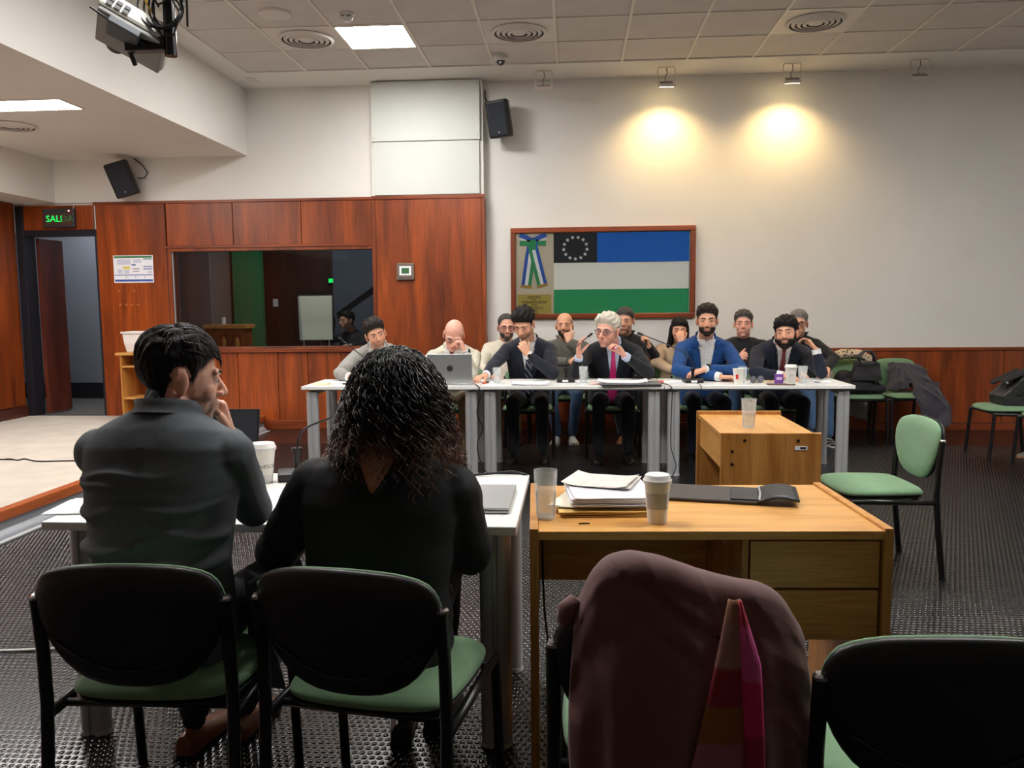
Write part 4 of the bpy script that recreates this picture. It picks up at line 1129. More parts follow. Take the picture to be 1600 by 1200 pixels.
sheet(1.60, 6.90, .7405, .2, .12, .2, 'brown pastry bag on the far white table', mat=pmat('kraft_paper', S(196, 164, 124), .8), n=2, curl=.02, name='paper_bag', cat='bag', seed=13)
sheet(2.04, 6.84, .7405, .12, .1, .3, 'crumpled napkin at the wood-desk end of the far table', n=2, curl=.04, name='napkin', cat='napkin', seed=14)
sheet(1.42, 6.90, .7405, .14, .1, .1, 'small white card behind the paper cup', n=1, seed=15)
sheet(.80, 6.95, .7405, .3, .22, 0.0, 'white page between the magazine and the microphone of the man in blue', n=2, seed=16)
# paper stack, envelopes, folder on the desk
M_MANILA = pmat('manila_envelope', S(206, 166, 92), .7)
sheet(.105, 2.58, .7405, .30, .17, .05, 'tan envelopes at the bottom of the desk paper pile', mat=M_MANILA, n=5, thick=.0025, name='envelope', cat='envelope', seed=20)
sheet(.00, 2.66, .7605, .09, .26, -.28, 'spiral-holed notepad pages under the paper pile', mat=pmat('note_cream', S(226, 218, 196), .8), n=3, name='notepad', cat='notepad', seed=21)
sheet(.115, 2.64, .769, .26, .26, .10, 'pile of white documents in plastic sleeves on the desk', mat=pmat('plastic_sleeve', S(226, 226, 232), .3, vary=.1, scale=12), n=9, curl=.012, thick=.002, name='document_pile', cat='papers', seed=22)
sheet(.10, 2.74, .80, .22, .2, -.3, 'top creased plastic sleeve with papers on the document pile', mat=pmat('clear_sleeve', S(232, 228, 220), .25, vary=.15, scale=20, bump=.6, bscale=25), n=2, curl=.03, name='plastic_sleeve', cat='paper sleeve', seed=23)
fo = thing('tablet_sleeve', 'open black fabric folder lying on the wooden desk', 'folder', (.46, 2.80, .7405), -.2)
M_FOLD = pmat('folder_fabric', S(66, 58, 54), .75, bump=.3, bscale=400); M_FOLDB = pmat('folder_black', S(26, 26, 30), .5)
B().mm((-.21, -.11, 0), (.17, .11, .012)).build('cover', M_FOLD, fo, bevel=.005)
B().mm((.08, -.10, .012), (.17, .06, .018)).build('pocket', M_FOLDB, fo, bevel=.003)
fp = B().grid([[(.165+.13*i/6, -.11+.21*j/5, .006+.018*math.sin(i/6*PI)*.8+.01*(i/6)) for j in range(6)] for i in range(7)])
o = fp.build('flap', M_FOLDB, fo, smooth=True); md = o.modifiers.new('s', 'SOLIDIFY'); md.thickness = .006; md.offset = 1
B().tube([(.172, -.105, .016), (.176, .0, .02), (.172, .105, .016)], .004, 6).build('zip', M_ALU, fo)
tag(B().capsule((.02, 2.41, .7425), (.05, 2.415, .7425), .002, .002, 6).build('twist_of_wire', M_BLACKP), 'tiny dark scrap lying near the desk edge', 'scrap')

# ---- cables
def cable(pts, r, label, name='cable', mat=M_BLACKP):
    P = [Vector(p) for p in pts]; q = []
    for i in range(len(P)-1):
        p0 = P[max(i-1, 0)]; p1 = P[i]; p2 = P[i+1]; p3 = P[min(i+2, len(P)-1)]
        for u in (0, .2, .4, .6, .8):
            q.append(.5*((2*p1)+(-p0+p2)*u+(2*p0-5*p1+4*p2-p3)*u*u+(-p0+3*p1-3*p2+p3)*u**3))
    q.append(P[-1])
    return tag(B().tube(q, r, 6).build(name, mat, smooth=True), label, 'cable')
cable([(-6.2, 6.45, STG+.006), (-4.75, 6.37, STG+.006), (-4.72, 6.40, STG+.006), (-4.58, 6.345, STG+.006), (-4.56, 6.40, STG+.006), (-4.37, 6.30, STG+.006), (-4.09, 6.33, STG+.006), (-3.75, 6.30, STG+.006)], .006, 'thin dark cable lying across the beige stage carpet')
cable([(-.80, 6.66, .745), (-.76, 6.56, .735), (-.745, 6.55, .66), (-.775, 6.55, .52), (-.73, 6.55, .40), (-.775, 6.55, .27), (-.75, 6.55, .12), (-.70, 6.56, .03), (-.60, 6.62, .008)], .005, 'wavy black cable hanging from the silver laptop table')
cable([(.72, 6.72, .746), (.77, 6.60, .745), (.795, 6.565, .70), (.79, 6.56, .5), (.79, 6.56, .25), (.83, 6.55, .1), (.80, 6.55, .008)], .004, 'thin black cable hanging between the far tables')
cable([(1.02, 6.79, .745), (1.02, 6.585, .745), (1.025, 6.565, .70), (1.02, 6.56, .4), (1.0, 6.56, .2), (.96, 6.55, .008)], .003, 'thin microphone cable hanging in front of the blue suit trousers')
cable([(-.42, 3.06, .746), (-.30, 3.10, .75), (-.21, 3.105, .752), (-.15, 3.13, .70), (-.13, 3.16, .5), (-.14, 3.2, .2), (-.15, 3.25, .01)], .005, 'black cable over the back edge of the near white table')
cable([(-.105, 2.75, .60), (-.10, 2.82, .3), (-.07, 2.86, .1), (.0, 2.85, .04)], .004, 'thin cable hanging under the wooden desk')
cable([(-3.38, 3.3, .008), (-2.6, 3.05, .008), (-1.9, 3.12, .008), (-1.66, 3.05, .008), (-1.55, 3.1, .008)], .006, 'white cable running over the rubber floor to the near table', mat=pmat('cable_white', S(200, 198, 196), .5))
tag(B().mm((-.035, -.10, 0), (.035, .10, .06)).build('power_strip', M_BLACKP, bevel=.006), 'black power adapter on the floor under the wooden desk', 'adapter').location = (-.06, 2.83, 0)
# ================================================================== PEOPLE
def sstep(x, a, b):
    t = np.clip((x-a)/(b-a), 0, 1); return t*t*(3-2*t)
def skin_mat():
    return pmat('skin', (1, 1, 1, 1), .48, spec=.4, vary=.06, scale=30, bump=.05, bscale=120, attr='Col')
M_SKIN = skin_mat()
M_EYEW = pmat('eye_white', S(178, 166, 158), .35); M_IRIS = pmat('iris_dark', S(44, 30, 24), .15)
def hair_mat(name, col, vary=.45):
    return pmat(name, col, .6, spec=.2, vary=vary, scale=70, bump=.7, bscale=90, stretch=(1, 1, .25))
H_BLACK = hair_mat('hair_black', S(26, 22, 22)); H_DARK = hair_mat('hair_dark_brown', S(44, 36, 32)); H_GREYD = hair_mat('hair_dark_grey', S(78, 74, 72))
H_GREY = hair_mat('hair_grey', S(124, 120, 116)); H_WHITE = hair_mat('hair_white', S(216, 208, 192), .2)

class Torso:
    """Clothed trunk: stacked superellipse sections along a curved spine."""
    T = [0, .15, .35, .55, .72, .84, .92, .965, 1.0]
    A = [.178, .178, .168, .180, .196, .200, .172, .112, .066]
    D = [.130, .132, .126, .128, .124, .112, .094, .076, .062]
    def __init__(s, p0, pn, bend=.03, wid=1.0, dep=1.0, twist=0.0, belly=0.0, roll=0.0):
        s.p0 = Vector(p0); s.pn = Vector(pn); s.wid = wid; s.dep = dep; s.tw = twist; s.belly = belly; s.n = 2.5; s.roll = roll
        mid = (s.p0+s.pn)/2; s.mid = mid + Vector((0, bend, 0))
    def c(s, t): return s.p0*(1-t)**2 + s.mid*2*t*(1-t) + s.pn*t*t
    def ax(s, t):
        tg = (s.c(min(t+.02, 1.02))-s.c(t-.02)).normalized()
        xx = Vector((math.cos(s.tw*t), math.sin(s.tw*t), math.sin(s.roll)*t))
        xx = (xx-tg*xx.dot(tg)).normalized()
        fw = xx.cross(tg) * -1.0
        if fw.y > 0: fw = -fw
        return xx, fw, tg
    def ab(s, t):
        a = float(np.interp(t, s.T, s.A))*s.wid; d = float(np.interp(t, s.T, s.D))*s.dep
        d += s.belly*math.exp(-((t-.3)/.2)**2)
        return a, d
    def F(s, t, x, off=0.0, side=1):
        """front (side=1) or back (side=-1) surface point at lateral x."""
        a, d = s.ab(t); xx, fw, tg = s.ax(t)
        q = min(abs(x)/a, .995)
        k = 1.3*max(0.0, min(1.0, (t-.84)/.10))
        return s.c(t) + xx*x + fw*side*(d*(1-q**s.n)**(1/s.n)+off) + tg*off*k
    def loft(s, b, t0=0.0, t1=1.0, nt=26, nk=40, off=0.0):
        P = []
        for i in range(nt+1):
            t = t0+(t1-t0)*i/nt; a, d = s.ab(t); xx, fw, tg = s.ax(t); row = []
            for k in range(nk):
                g = 2*PI*k/nk; cg, sg = math.cos(g), math.sin(g)
                row.append(s.c(t) + xx*(a+off)*math.copysign(abs(cg)**(2/s.n), cg) + fw*(d+off)*math.copysign(abs(sg)**(2/s.n), sg))
            P.append(row)
        o = len(b.v); b.grid(P, closed=True)
        b.f.append(tuple(o+k for k in range(nk))); b.f.append(tuple(o+nt*nk+k for k in range(nk)))
    def patch(s, rows, off, thick=.004, side=1, nx=10):
        """rows: (t, x_left, x_right) -> closed thin panel lying on the surface."""
        b = B(); R = []
        for (t, x0, x1) in rows: R.append([s.F(t, x0+(x1-x0)*i/nx, off, side) for i in range(nx+1)])
        L = []
        for (t, x0, x1) in rows: L.append([s.F(t, x0+(x1-x0)*i/nx, off-thick, side) for i in range(nx+1)])
        b.grid(R); nb = len(b.v); b.grid(L); C = nx+1; n = len(rows)
        for seq in (list(range(C)), [(n-1)*C+i for i in range(C)], [i*C for i in range(n)], [i*C+C-1 for i in range(n)]):
            for q in range(len(seq)-1): b.f.append((seq[q], seq[q+1], nb+seq[q+1], nb+seq[q]))
        return b

def hand(b, wr, d, n, right, curl=(25, 30, 18), size=1.0, point=None, thumb=(35, 15), spread=6):
    """palm, four unequal jointed fingers and a thumb from the side of the palm."""
    d = Vector(d).normalized(); n = Vector(n); n = (n-d*n.dot(d)).normalized()
    l = d.cross(n) if right else n.cross(d)
    wr = Vector(wr); z = size
    mc = []
    for k, (lx, ln) in enumerate(((.030, .090), (.010, .093), (-.011, .088), (-.031, .079))):
        p = wr + d*ln*z + l*lx*z
        b.capsule(wr + l*lx*.45*z + d*.006*z, p, .0150*z, .0112*z, 10)
        mc.append(p)
    b.capsule(wr + d*.03*z + n*.004*z, wr + d*.07*z + n*.004*z, .024*z, .026*z, 12, .55, n)
    lens = ((.040, .026, .021), (.045, .029, .022), (.041, .027, .022), (.032, .021, .019))
    for k in range(4):
        c = curl[k] if isinstance(curl[0], (list, tuple)) else curl
        a = 0; p = mc[k]; sp = math.radians((1.4-k)*spread)
        base = (d*math.cos(sp)+l*math.sin(sp)).normalized()
        r = (.0094, .0088, .0080, .0072) if k < 3 else (.0084, .0078, .0071, .0064)
        for j in range(3):
            a += math.radians(c[j]); dr = base*math.cos(a)+n*math.sin(a)
            q = p + dr*lens[k][j]*z
            b.capsule(p, q, r[j]*z, r[j+1]*z, 8); p = q
    # thumb
    p = wr + d*.028*z + l*.024*z + n*.006*z
    a1, a2 = math.radians(thumb[0]), math.radians(thumb[1])
    d1 = (d*math.cos(a1) + l*math.sin(a1)*.85 + n*math.sin(a1)*.5).normalized()
    q = p + d1*.045*z; b.capsule(p, q, .0140*z, .0110*z, 8)
    d2 = (d1*math.cos(a2) + d*math.sin(a2)*.7 + n*math.sin(a2)*.6).normalized()
    r_ = q + d2*.034*z; b.capsule(q, r_, .0108*z, .0095*z, 8)
    b.capsule(r_, r_ + d2*.024*z, .0096*z, .0080*z, 8)

def head_shapes(b, H, hs, nose=1.0, jaw=1.0, fem=False):
    def E(c, r, rot=None):
        R = H.to_3x3().normalized()
        b.ell(H @ Vector([v*hs for v in c]), [v*hs for v in r], 20, 14, R if rot is None else R @ rot)
    def Cc(a, c, ra, rb): b.capsule(H @ Vector([v*hs for v in a]), H @ Vector([v*hs for v in c]), ra*hs, rb*hs, 12)
    E((0, .012, .035), (.0745, .094, .084))
    E((0, -.022, -.008), (.0655, .070, .085))
    E((0, -.026, -.060), (.054*jaw, .057, .046))
    E((0, -.066, -.098), (.024*jaw, .020, .018))
    for s in (-1, 1):
        E((s*.036, -.056, -.030), (.026, .024, .027))
        E((s*.0765, .014, -.008), (.009, .019, .032), Matrix.Rotation(s*.35, 3, 'Z'))
        Cc((s*.0795, .022, .018), (s*.080, .027, -.004), .0045, .0045)
        E((s*.0775, .009, -.034), (.006, .009, .009))
        Cc((s*.014, -.088, .019), (s*.046, -.074, .020), .009, .008)
        E((s*.031, -.0740, .0058), (.0175, .0135, .0085))
        E((s*.031, -.0725, -.0085), (.0155, .0115, .0060))
        E((s*.0115, -.099, -.037), (.009, .010, .0075))
    Cc((0, -.086, .008), (0, -.110*nose, -.032), .0075, .0115)
    E((0, -.068, -.063), (.034, .027, .032))
    E((0, -.0915, -.0620), (.023, .008, .0050)); E((0, -.0895, -.0715), (.019, .009, .0062))

def colour_skin(me, Hi, hs, tone, stub=0.0, scalp=None, stubcol=None, fem=False, bald_ring=False, hairline=.062):
    P = co(me); Q = (np.c_[P, np.ones(len(P))] @ np.array(Hi).T)[:, :3]/hs
    C = np.ones((len(P), 4)); C[:, :3] = np.array(tone[:3])
    hd = (np.linalg.norm(Q, axis=1) < .17)
    x, y, z = Q[:, 0], Q[:, 1], Q[:, 2]
    def mixc(mask, col):
        C[:, :3] = C[:, :3]*(1-mask[:, None]) + np.array(col[:3])[None]*mask[:, None]
    tone = np.array(tone[:3])
    red = tone*np.array([1.02, .72, .66])
    m_ = np.exp(-((np.abs(x)-.038)/.02)**2-((z+.03)/.022)**2)*(y < -.04)*.45; mixc(m_*hd, red)
    m_ = np.exp(-(x/.014)**2-((z+.034)/.014)**2)*(y < -.085)*.5; mixc(m_*hd, red)
    m_ = (np.abs(x) > .074)*(np.abs(z) < .045)*(y > -.01)*.4; mixc(m_*hd, red)
    lip = np.exp(-(x/.024)**4-((z+.0665)/.0095)**4)*(y < -.075)*(.75 if fem else .5); mixc(lip*hd, tone*np.array([.85, .45, .44]))
    sl = np.exp(-((z+.0665)/.0022)**2-(x/.024)**4)*(y < -.075)*.6; mixc(sl*hd, tone*.25)
    eyes = np.exp(-((np.abs(x)-.031)/.019)**2-((z-.001)/.011)**2)*(y < -.055)*.35; mixc(eyes*hd, tone*np.array([.62, .5, .5]))
    if stub:
        bm = sstep(-(z+.036), 0, .018)*(y < .0)*(1-lip/.6*.9)*sstep(-y+.0, -.03, .02)
        mixc(np.clip(bm*hd*stub*(z > -.13), 0, 1), stubcol if stubcol is not None else tone*.3)
    if scalp is not None:
        g = hair_g(Q, hairline)
        if bald_ring: g = np.minimum(g, .050-z + .035*sstep(y, .0, .08))
        mixc((sstep(g, -.006, .022) if bald_ring else sstep(g, -.013, .004))*hd*scalp[1], scalp[0])
    at = me.color_attributes.new('Col', 'FLOAT_COLOR', 'POINT')
    at.data.foreach_set('color', C.ravel())

HB_Y = [-.12, -.085, -.062, -.046, -.030, -.016, -.006, .012, .034, .05, .075, .12]
def ear_e(Q):
    return np.sqrt(((Q[:, 1]-.014)/.027)**2+((Q[:, 2]+.008)/.040)**2)
def hair_g(Q, zf=.062, nape=-.066):
    """> 0 where the scalp carries hair."""
    x, y, z = Q[:, 0], Q[:, 1], Q[:, 2]
    hb = np.interp(y, HB_Y, [zf, zf, zf-.012, .036, .022, -.012, -.002, .026, -.004, nape+.02, nape, nape-.002])
    g = z-hb
    ear = (np.abs(x) > .066)*(ear_e(Q) < 1.0)
    g = np.where(ear, -.02, g)
    g = np.where(np.linalg.norm(Q, axis=1) > .16, -.05, g)
    return g
def shell(me, mask, off, name, mat, parent, jitter=0.0, seed=0):
    """the part of a surface where mask > 0, lifted off along the normals."""
    P = co(me); N = nrm(me)
    keep = mask > 0
    nf = len(me.polygons); lt = np.empty(nf, np.int32); ls = np.empty(nf, np.int32)
    me.polygons.foreach_get('loop_total', lt); me.polygons.foreach_get('loop_start', ls)
    lv = np.empty(len(me.loops), np.int32); me.loops.foreach_get('vertex_index', lv)
    faces = []; used = {}
    V = P + N*off[:, None]
    out = []
    kl = keep[lv]
    for i in range(nf):
        a = ls[i]; k = lt[i]
        if kl[a:a+k].all():
            f = []
            for vi in lv[a:a+k]:
                j = used.get(vi)
                if j is None: j = len(out); used[vi] = j; out.append(V[vi])
                f.append(j)
            faces.append(f)
    m2 = bpy.data.meshes.new(name); m2.from_pydata([tuple(v) for v in out], [], faces); m2.update()
    return link(name, m2, mat, parent, smooth=True, normals=False)

def garment_collar(T, off, h, mat, parent, name, front_gap=.5, seg=28, flare=.0, base_t=.972, rx=.073, ry=.070, lift=0.0):
    """stand-up ring round the neck, open at the front by front_gap radians each side."""
    xx, fw, tg = T.ax(base_t); c = T.c(base_t) + tg*lift
    P = []
    for j, (q, e) in enumerate(((0, .012), (.25, .004), (.6, .0), (1.0, flare), (1.0, flare-.004), (.5, -.005), (0, -.004))):
        row = []
        for k in range(seg+1):
            g = front_gap + (2*PI-2*front_gap)*k/seg            # 0 = front
            rr = Vector(xx)*math.sin(g)*(rx+off+e) + fw*math.cos(g)*(ry+off+e)
            wk = min(1.0, 5*min(k/seg, 1-k/seg)) if front_gap > .6 else 1.0
            row.append(c + rr + tg*(h*q*(.15+.85*wk) - .004 - .012*(1-wk)) + fw*.010*q)
        P.append(row)
    b = B(); b.grid(P)
    return b.build(name, mat, parent, smooth=True)

def loc_fn(origin, rz):
    R = Matrix.Rotation(-rz, 3, 'Z'); o = Vector(origin)
    return (lambda p: R @ (Vector(p)-o)), (lambda v: R @ Vector(v))

def shoe(b_root, ankle, toe_dir, mat, sole_mat, parent, L=.27):
    d = Vector((toe_dir[0], toe_dir[1], 0)).normalized(); s = Vector((-d.y, d.x, 0)); a = Vector((ankle[0], ankle[1], 0))
    b = B(); P = []
    for (u, w, h) in ((-.075, .020, .05), (-.07, .031, .075), (-.03, .036, .085), (.02, .037, .082), (.07, .042, .062), (.12, .046, .05), (.16, .042, .042), (.185, .028, .034), (.195, .012, .028)):
        c = a + d*u; row = []
        for k in range(12):
            g = PI*k/11; row.append(c + s*w*math.cos(g) + Vector((0, 0, .014 + (h-.014)*math.sin(g)**.8)))
        P.append(row)
    b.grid(P); n = len(P)
    b.f.append(tuple(range(12))); b.f.append(tuple((n-1)*12+k for k in range(12)))
    for i in range(n-1): b.f.append((i*12, (i+1)*12, (i+1)*12+11, i*12+11))
    o = b.build('shoe', mat, parent, smooth=True, angle=60)
    so = B(); Q = []
    for z in (0.002, .016):
        Q.append([a + d*u + s*w*1.06 + Vector((0, 0, z)) for u, w in ((-.078, .02), (-.07, .032), (0, .036), (.07, .043), (.12, .047), (.165, .042), (.19, .025), (.2, .0))] +
                 [a + d*u - s*w*1.06 + Vector((0, 0, z)) for u, w in ((.19, .025), (.165, .042), (.12, .047), (.07, .043), (0, .036), (-.07, .032), (-.078, .02))])
    so.grid(Q, closed=True); k = len(Q[0]); so.f.append(tuple(range(k))); so.f.append(tuple(k+i for i in range(k)))
    so.build('sole', sole_mat, o)
    return o

def glasses_on(H, hs, mat, parent, round_=False):
    g = B()
    rr = []
    for s in (-1, 1):
        c = (s*.033, -.096, -.003)
        pts = []
        for k in range(17):
            a = 2*PI*k/16
            pts.append(H @ (Vector((c[0]+.0235*math.copysign(abs(math.cos(a))**.7, math.cos(a)), c[1]+.006*abs(c[0]+.0235*math.cos(a))/.03, c[2]+.0175*math.copysign(abs(math.sin(a))**.7, math.sin(a))))*hs))
        g.tube(pts, .0022*hs, 6)
        g.tube([H @ (Vector(p)*hs) for p in ((s*.057, -.086, .003), (s*.074, -.07, .004), (s*.082, .0, .004), (s*.083, .02, -.004))], .002*hs, 6)
    g.tube([H @ (Vector(p)*hs) for p in ((-.010, -.098, .002), (0, -.102, .004), (.010, -.098, .002))], .002*hs, 6)
    o = g.build('glasses', mat, parent, smooth=True)
    for s in (-1, 1):
        q = B(); q.v = [tuple(H @ (Vector((s*.033+.0225*math.cos(2*PI*k/14), -.097+.006*abs(s*.033+.0225*math.cos(2*PI*k/14))/.03, -.003+.0165*math.sin(2*PI*k/14)))*hs)) for k in range(14)]; q.f = [tuple(range(14))]
        q.build('lens', glass('spectacle_lens', (.96, .97, .98, 1), .0), o, normals=False)
    return o

SCALP = {'hair_black': S(44, 37, 35), 'hair_dark_brown': S(62, 50, 44), 'hair_dark_grey': S(92, 84, 80), 'hair_grey': S(130, 120, 114), 'hair_white': S(214, 196, 178)}
SKIN = {'fair': S(226, 174, 150), 'pink': S(232, 172, 150), 'tan': S(218, 162, 132), 'olive': S(200, 146, 114)}
DEF_CURL = (22, 30, 18)
def person(label, pel, neck, head, hrot, arms, outfit, hair, tone='tan', rz=0.0, wid=1.0, dep=1.0, belly=0.0, bend=.03, twist=0.0, roll=0.0,
           hs=1.12, vox=.0057, knees=None, legs=True, trouser=None, shoemat=None, beard=None, stub=0.0, specs=None, jaw=1.0, nose=1.0, fem=False,
           extras=None, pz=.475, group=None, gaze=0.0, browmat=None, feet=None, solemat=None):
    org = (pel[0], pel[1], 0.0)
    if hair.get('style', 'short') == 'short' and 'scalp' not in hair:
        hair['scalp'] = (SCALP.get(hair['mat'].name, S(60, 50, 46)), .8)
    L, D = loc_fn(org, rz)
    root = thing('person', label, 'person', org, rz, group)
    pn = L(neck); hc = L(head)
    T = Torso((0, 0.02, pz), pn, bend, wid, dep, twist, belly, roll)
    H = Matrix.Translation(hc) @ (Matrix.Rotation(math.radians(hrot[2]), 4, 'Z') @ Matrix.Rotation(math.radians(hrot[0]), 4, 'X') @ Matrix.Rotation(math.radians(hrot[1]), 4, 'Y'))
    Hi = H.inverted()
    # ---- limbs
    xx, fw, tg = T.ax(.88)
    shw = .178*wid
    A = {}
    for s, key in ((-1, 'l'), (1, 'r')):
        a = dict(arms.get(key, {}))
        sh = T.c(.82) + xx*s*shw
        el = L(a['elbow']) if 'elbow' in a else sh + Vector((s*.05, -.04, -.28))
        wr = L(a['wrist']) if 'wrist' in a else Vector((s*.13, -.30, .60))
        dd = D(a['d']) if 'd' in a else (wr-el)
        nn = D(a['n']) if 'n' in a else Vector((0, 0, -1))
        A[key] = (s, sh, el, wr, Vector(dd).normalized(), nn, a)
    # ---- one continuous body: head, neck, chest, arms, hands
    b = B()
    head_shapes(b, H, hs, nose, jaw, fem)
    nb = T.c(.97)
    b.capsule(H @ Vector((0, .020*hs, -.050*hs)), nb, (.050 if fem else .058)*hs, .066 if not fem else .056, 16)
    b.ell(T.c(.72), (.14*wid, .075, .12), 16, 10)
    for key, (s, sh, el, wr, dd, nn, a) in A.items():
        b.capsule(T.c(.86), sh, .05, .042); b.capsule(sh, el, .042, .036); b.capsule(el, wr, .036, .0265, 12)
        hand(b, wr, dd, nn, s < 0, a.get('curl', DEF_CURL), a.get('size', 1.06), None, a.get('thumb', (35, 15)), a.get('spread', 7))
    me = remesh(b, vox, 1, .4)
    Q = (np.c_[co(me), np.ones(len(me.vertices))] @ np.array(Hi).T)[:, :3]/hs
    colour_skin(me, Hi, hs, SKIN[tone], stub, hair.get('scalp'), hair.get('stubcol'), fem, bald_ring=hair.get('bald', False), hairline=hair.get('zf', .062))
    body = link('body', me, M_SKIN, root, smooth=True, normals=False)
    # ---- eyes and brows
    for s in (-1, 1):
        e = B().ell(H @ (Vector((s*.031, -.0728, -.0022))*hs), [v*hs for v in (.0145, .0150, .0050)], 14, 10, H.to_3x3().normalized()).build('eye', M_EYEW, body, smooth=True)
        B().ell(H @ (Vector((s*.031+gaze*.005, -.0855, -.0022))*hs), [v*hs for v in (.0058, .0032, .0048)], 12, 8, H.to_3x3().normalized()).build('iris', M_IRIS, e, smooth=True)
        pts = [H @ (Vector((s*x_, y_, z_))*hs) for x_, y_, z_ in ((.011, -.0955, .0185), (.025, -.0930, .0225), (.039, -.0850, .0225), (.052, -.0745, .0165))]
        B().tube(pts, [.0030*hs, .0038*hs, .0032*hs, .0015*hs], 8).build('eyebrow', browmat or hair['mat'], root, smooth=True)
    # ---- hair
    g = hair_g(Q, hair.get('zf', .062), hair.get('nape', -.066))
    st = hair.get('style', 'short')
    x_, y_, z_ = Q[:, 0], Q[:, 1], Q[:, 2]
    if st == 'ring': g = np.minimum(g, .062-z_ + .02*sstep(y_, .0, .08))
    if st == 'recede': g = np.where((z_ > .07) & (y_ < .03), np.minimum(g, (y_+.03)*.5), g)
    if st != 'none':
        th_top, th_side = hair.get('top', .018), hair.get('side', .006)
        topw = sstep(z_, .02, .10)
        off = (th_side*(1-topw) + th_top*topw)*sstep(g, .0, .034)
        off = off*(.25+.75*sstep(np.where(np.abs(x_) > .05, ear_e(Q), 3.0), .9, 1.9))*(1-.6*(1-topw)*sstep(-z_, -.01, .06))
        off = off*(1 + hair.get('quiff', 0.0)*np.exp(-((y_+.07)/.04)**2)*sstep(z_, .05, .09))
        ang = np.arctan2(x_, z_+.02)
        off = off*(1+.22*nz3(Q, (150, 40, 60), 1)+.18*np.sin(ang*26+y_*30+2*np.sin(y_*60)))+.0015*(g > 0)
        shell(me, g, off*hs, 'hair', hair['mat'], root)
    # ---- beard
    if beard:
        bm_, bt = beard
        fr = (y_ < -.014)
        low = np.interp(y_, [-.12, -.06, -.045, -.02, .005], [-.048, -.046, -.030, .010, .018])
        gb = low - z_
        gb = np.where((np.abs(x_) < .021) & (np.abs(z_+.0665) < .0105) & (y_ < -.07), -.01, gb)
        gb = np.where(fr & (z_ > -.128) & (y_ < -.014) & (np.linalg.norm(Q, axis=1) < .15), gb, -.02)
        gb = np.where((z_ < -.10) & (y_ > -.03), -.02, gb)
        offb = bt*sstep(gb, 0, .014)*(1+.25*nz3(Q, (120, 120, 90), 4))+.0012
        shell(me, gb, offb*hs, 'beard', bm_, root)
    # ---- garment
    kind = outfit['kind']; gm = outfit['mat']
    gb_ = B(); T.loft(gb_, 0.0, .985, off=outfit.get('thick', .004))
    ext = outfit.get('sleeve', .90)
    for key, (s, sh, el, wr, dd, nn, a) in A.items():
        we = el + (wr-el)*ext
        f = outfit.get('arm', 1.0)
        gb_.capsule(T.c(.82)+xx*s*shw*.6, sh, .080*f, .068*f); gb_.capsule(sh, el, .068*f, .056*f, 14); gb_.capsule(el, we, .056*f, .042*f, 14)
    gme = remesh(gb_, outfit.get('vox', .0115), 4, .5)
    wrinkle(gme, outfit.get('wr', .004), (16, 16, 38), sum(map(ord, label)) % 17); wrinkle(gme, outfit.get('wr', .004)*.5, (48, 40, 70), 3.3)
    gob = link({'jacket': 'jacket', 'hoodie': 'hoodie', 'coat': 'coat', 'tee': 't_shirt', 'shirt': 'shirt'}[kind], gme, gm, root, smooth=True, normals=False)
    if 'shirt' in outfit:
        sm = outfit['shirt']; wv = outfit.get('v', .062); tb = outfit.get('vb', .38)
        ts = [tb + (.975-tb)*i/14 for i in range(15)]
        vw = lambda t: .006 + wv*max(0.0, (t-tb)/(.975-tb))**.9
        T.patch([(t, -vw(t), vw(t)) for t in ts], .012).build('shirt', sm, root, smooth=True)
        garment_collar(T, -.004, .046, sm, root, 'shirt_collar', .32, base_t=.985)
        for s in (-1, 1):      # collar points
            T.patch([(.90, s*.034, s*.042), (.925, s*.022, s*.058), (.95, s*.014, s*.066), (.972, s*.020, s*.060)], .021, .006, nx=5).build('shirt_collar', sm, root)
            if kind == 'jacket':
                lw = lambda t: .012 + .045*math.sin(min(1, max(0, (t-tb)/(.90-tb)))*PI*.62)
                T.patch([(t, s*vw(t)*.9, s*(vw(t)+lw(t))) for t in ts if t <= .90], .019, .005, nx=5).build('lapel', gm, root)
                T.patch([(.885, s*(vw(.885)+.01), s*(vw(.885)+.058)), (.92, s*vw(.92)*.9, s*(vw(.92)+.066)), (.955, s*vw(.955)*.95, s*(vw(.955)+.03))], .021, .005, nx=5).build('lapel', gm, root)
        for key, (s, sh, el, wr, dd, nn, a) in A.items():
            if a.get('cuff', True):
                q = el + (wr-el)*(ext+.02); q2 = wr + (wr-el).normalized()*.006
                B().tube([q, (q+q2)/2, q2], [.039, .0385, .037], 16).build('shirt_cuff', sm, root, smooth=True, angle=50)
        if 'tie' in outfit:
            tm = outfit['tie']; tl = outfit.get('tielen', .34)
            T.patch([(t, -(.012+.030*(.93-t)/.6), (.012+.030*(.93-t)/.6)) for t in [tl+(.93-tl)*i/12 for i in range(13)]], .022, .005, nx=4).build('tie', tm, root, smooth=True)
            T.patch([(.918, -.011, .011), (.935, -.017, .017), (.957, -.019, .019)], .028, .009, nx=4).build('tie_knot', tm, root)
        else:
            for t in (.45, .56, .67, .78, .87): B().ell(T.F(t, 0, .0135), (.005, .005, .005), 8, 6).build('button', M_PAPER, root)
    if kind == 'jacket':
        garment_collar(T, .012, .040, gm, root, 'collar', .95, base_t=.978, flare=.006)
        T.patch([(.70, .085, .145), (.715, .085, .145)], .014, .004, nx=4).build('pocket_welt', gm, root)
        for key, (s, sh, el, wr, dd, nn, a) in A.items(): pass
    if kind in ('hoodie',):
        garment_collar(T, .012, .062, gm, root, 'hood_collar', .35, base_t=.955, flare=.016)
        T.patch([(t, -.004, .004) for t in (.1, .3, .5, .7, .9)], .010, .004, nx=2).build('zip', M_BLACKM, root)
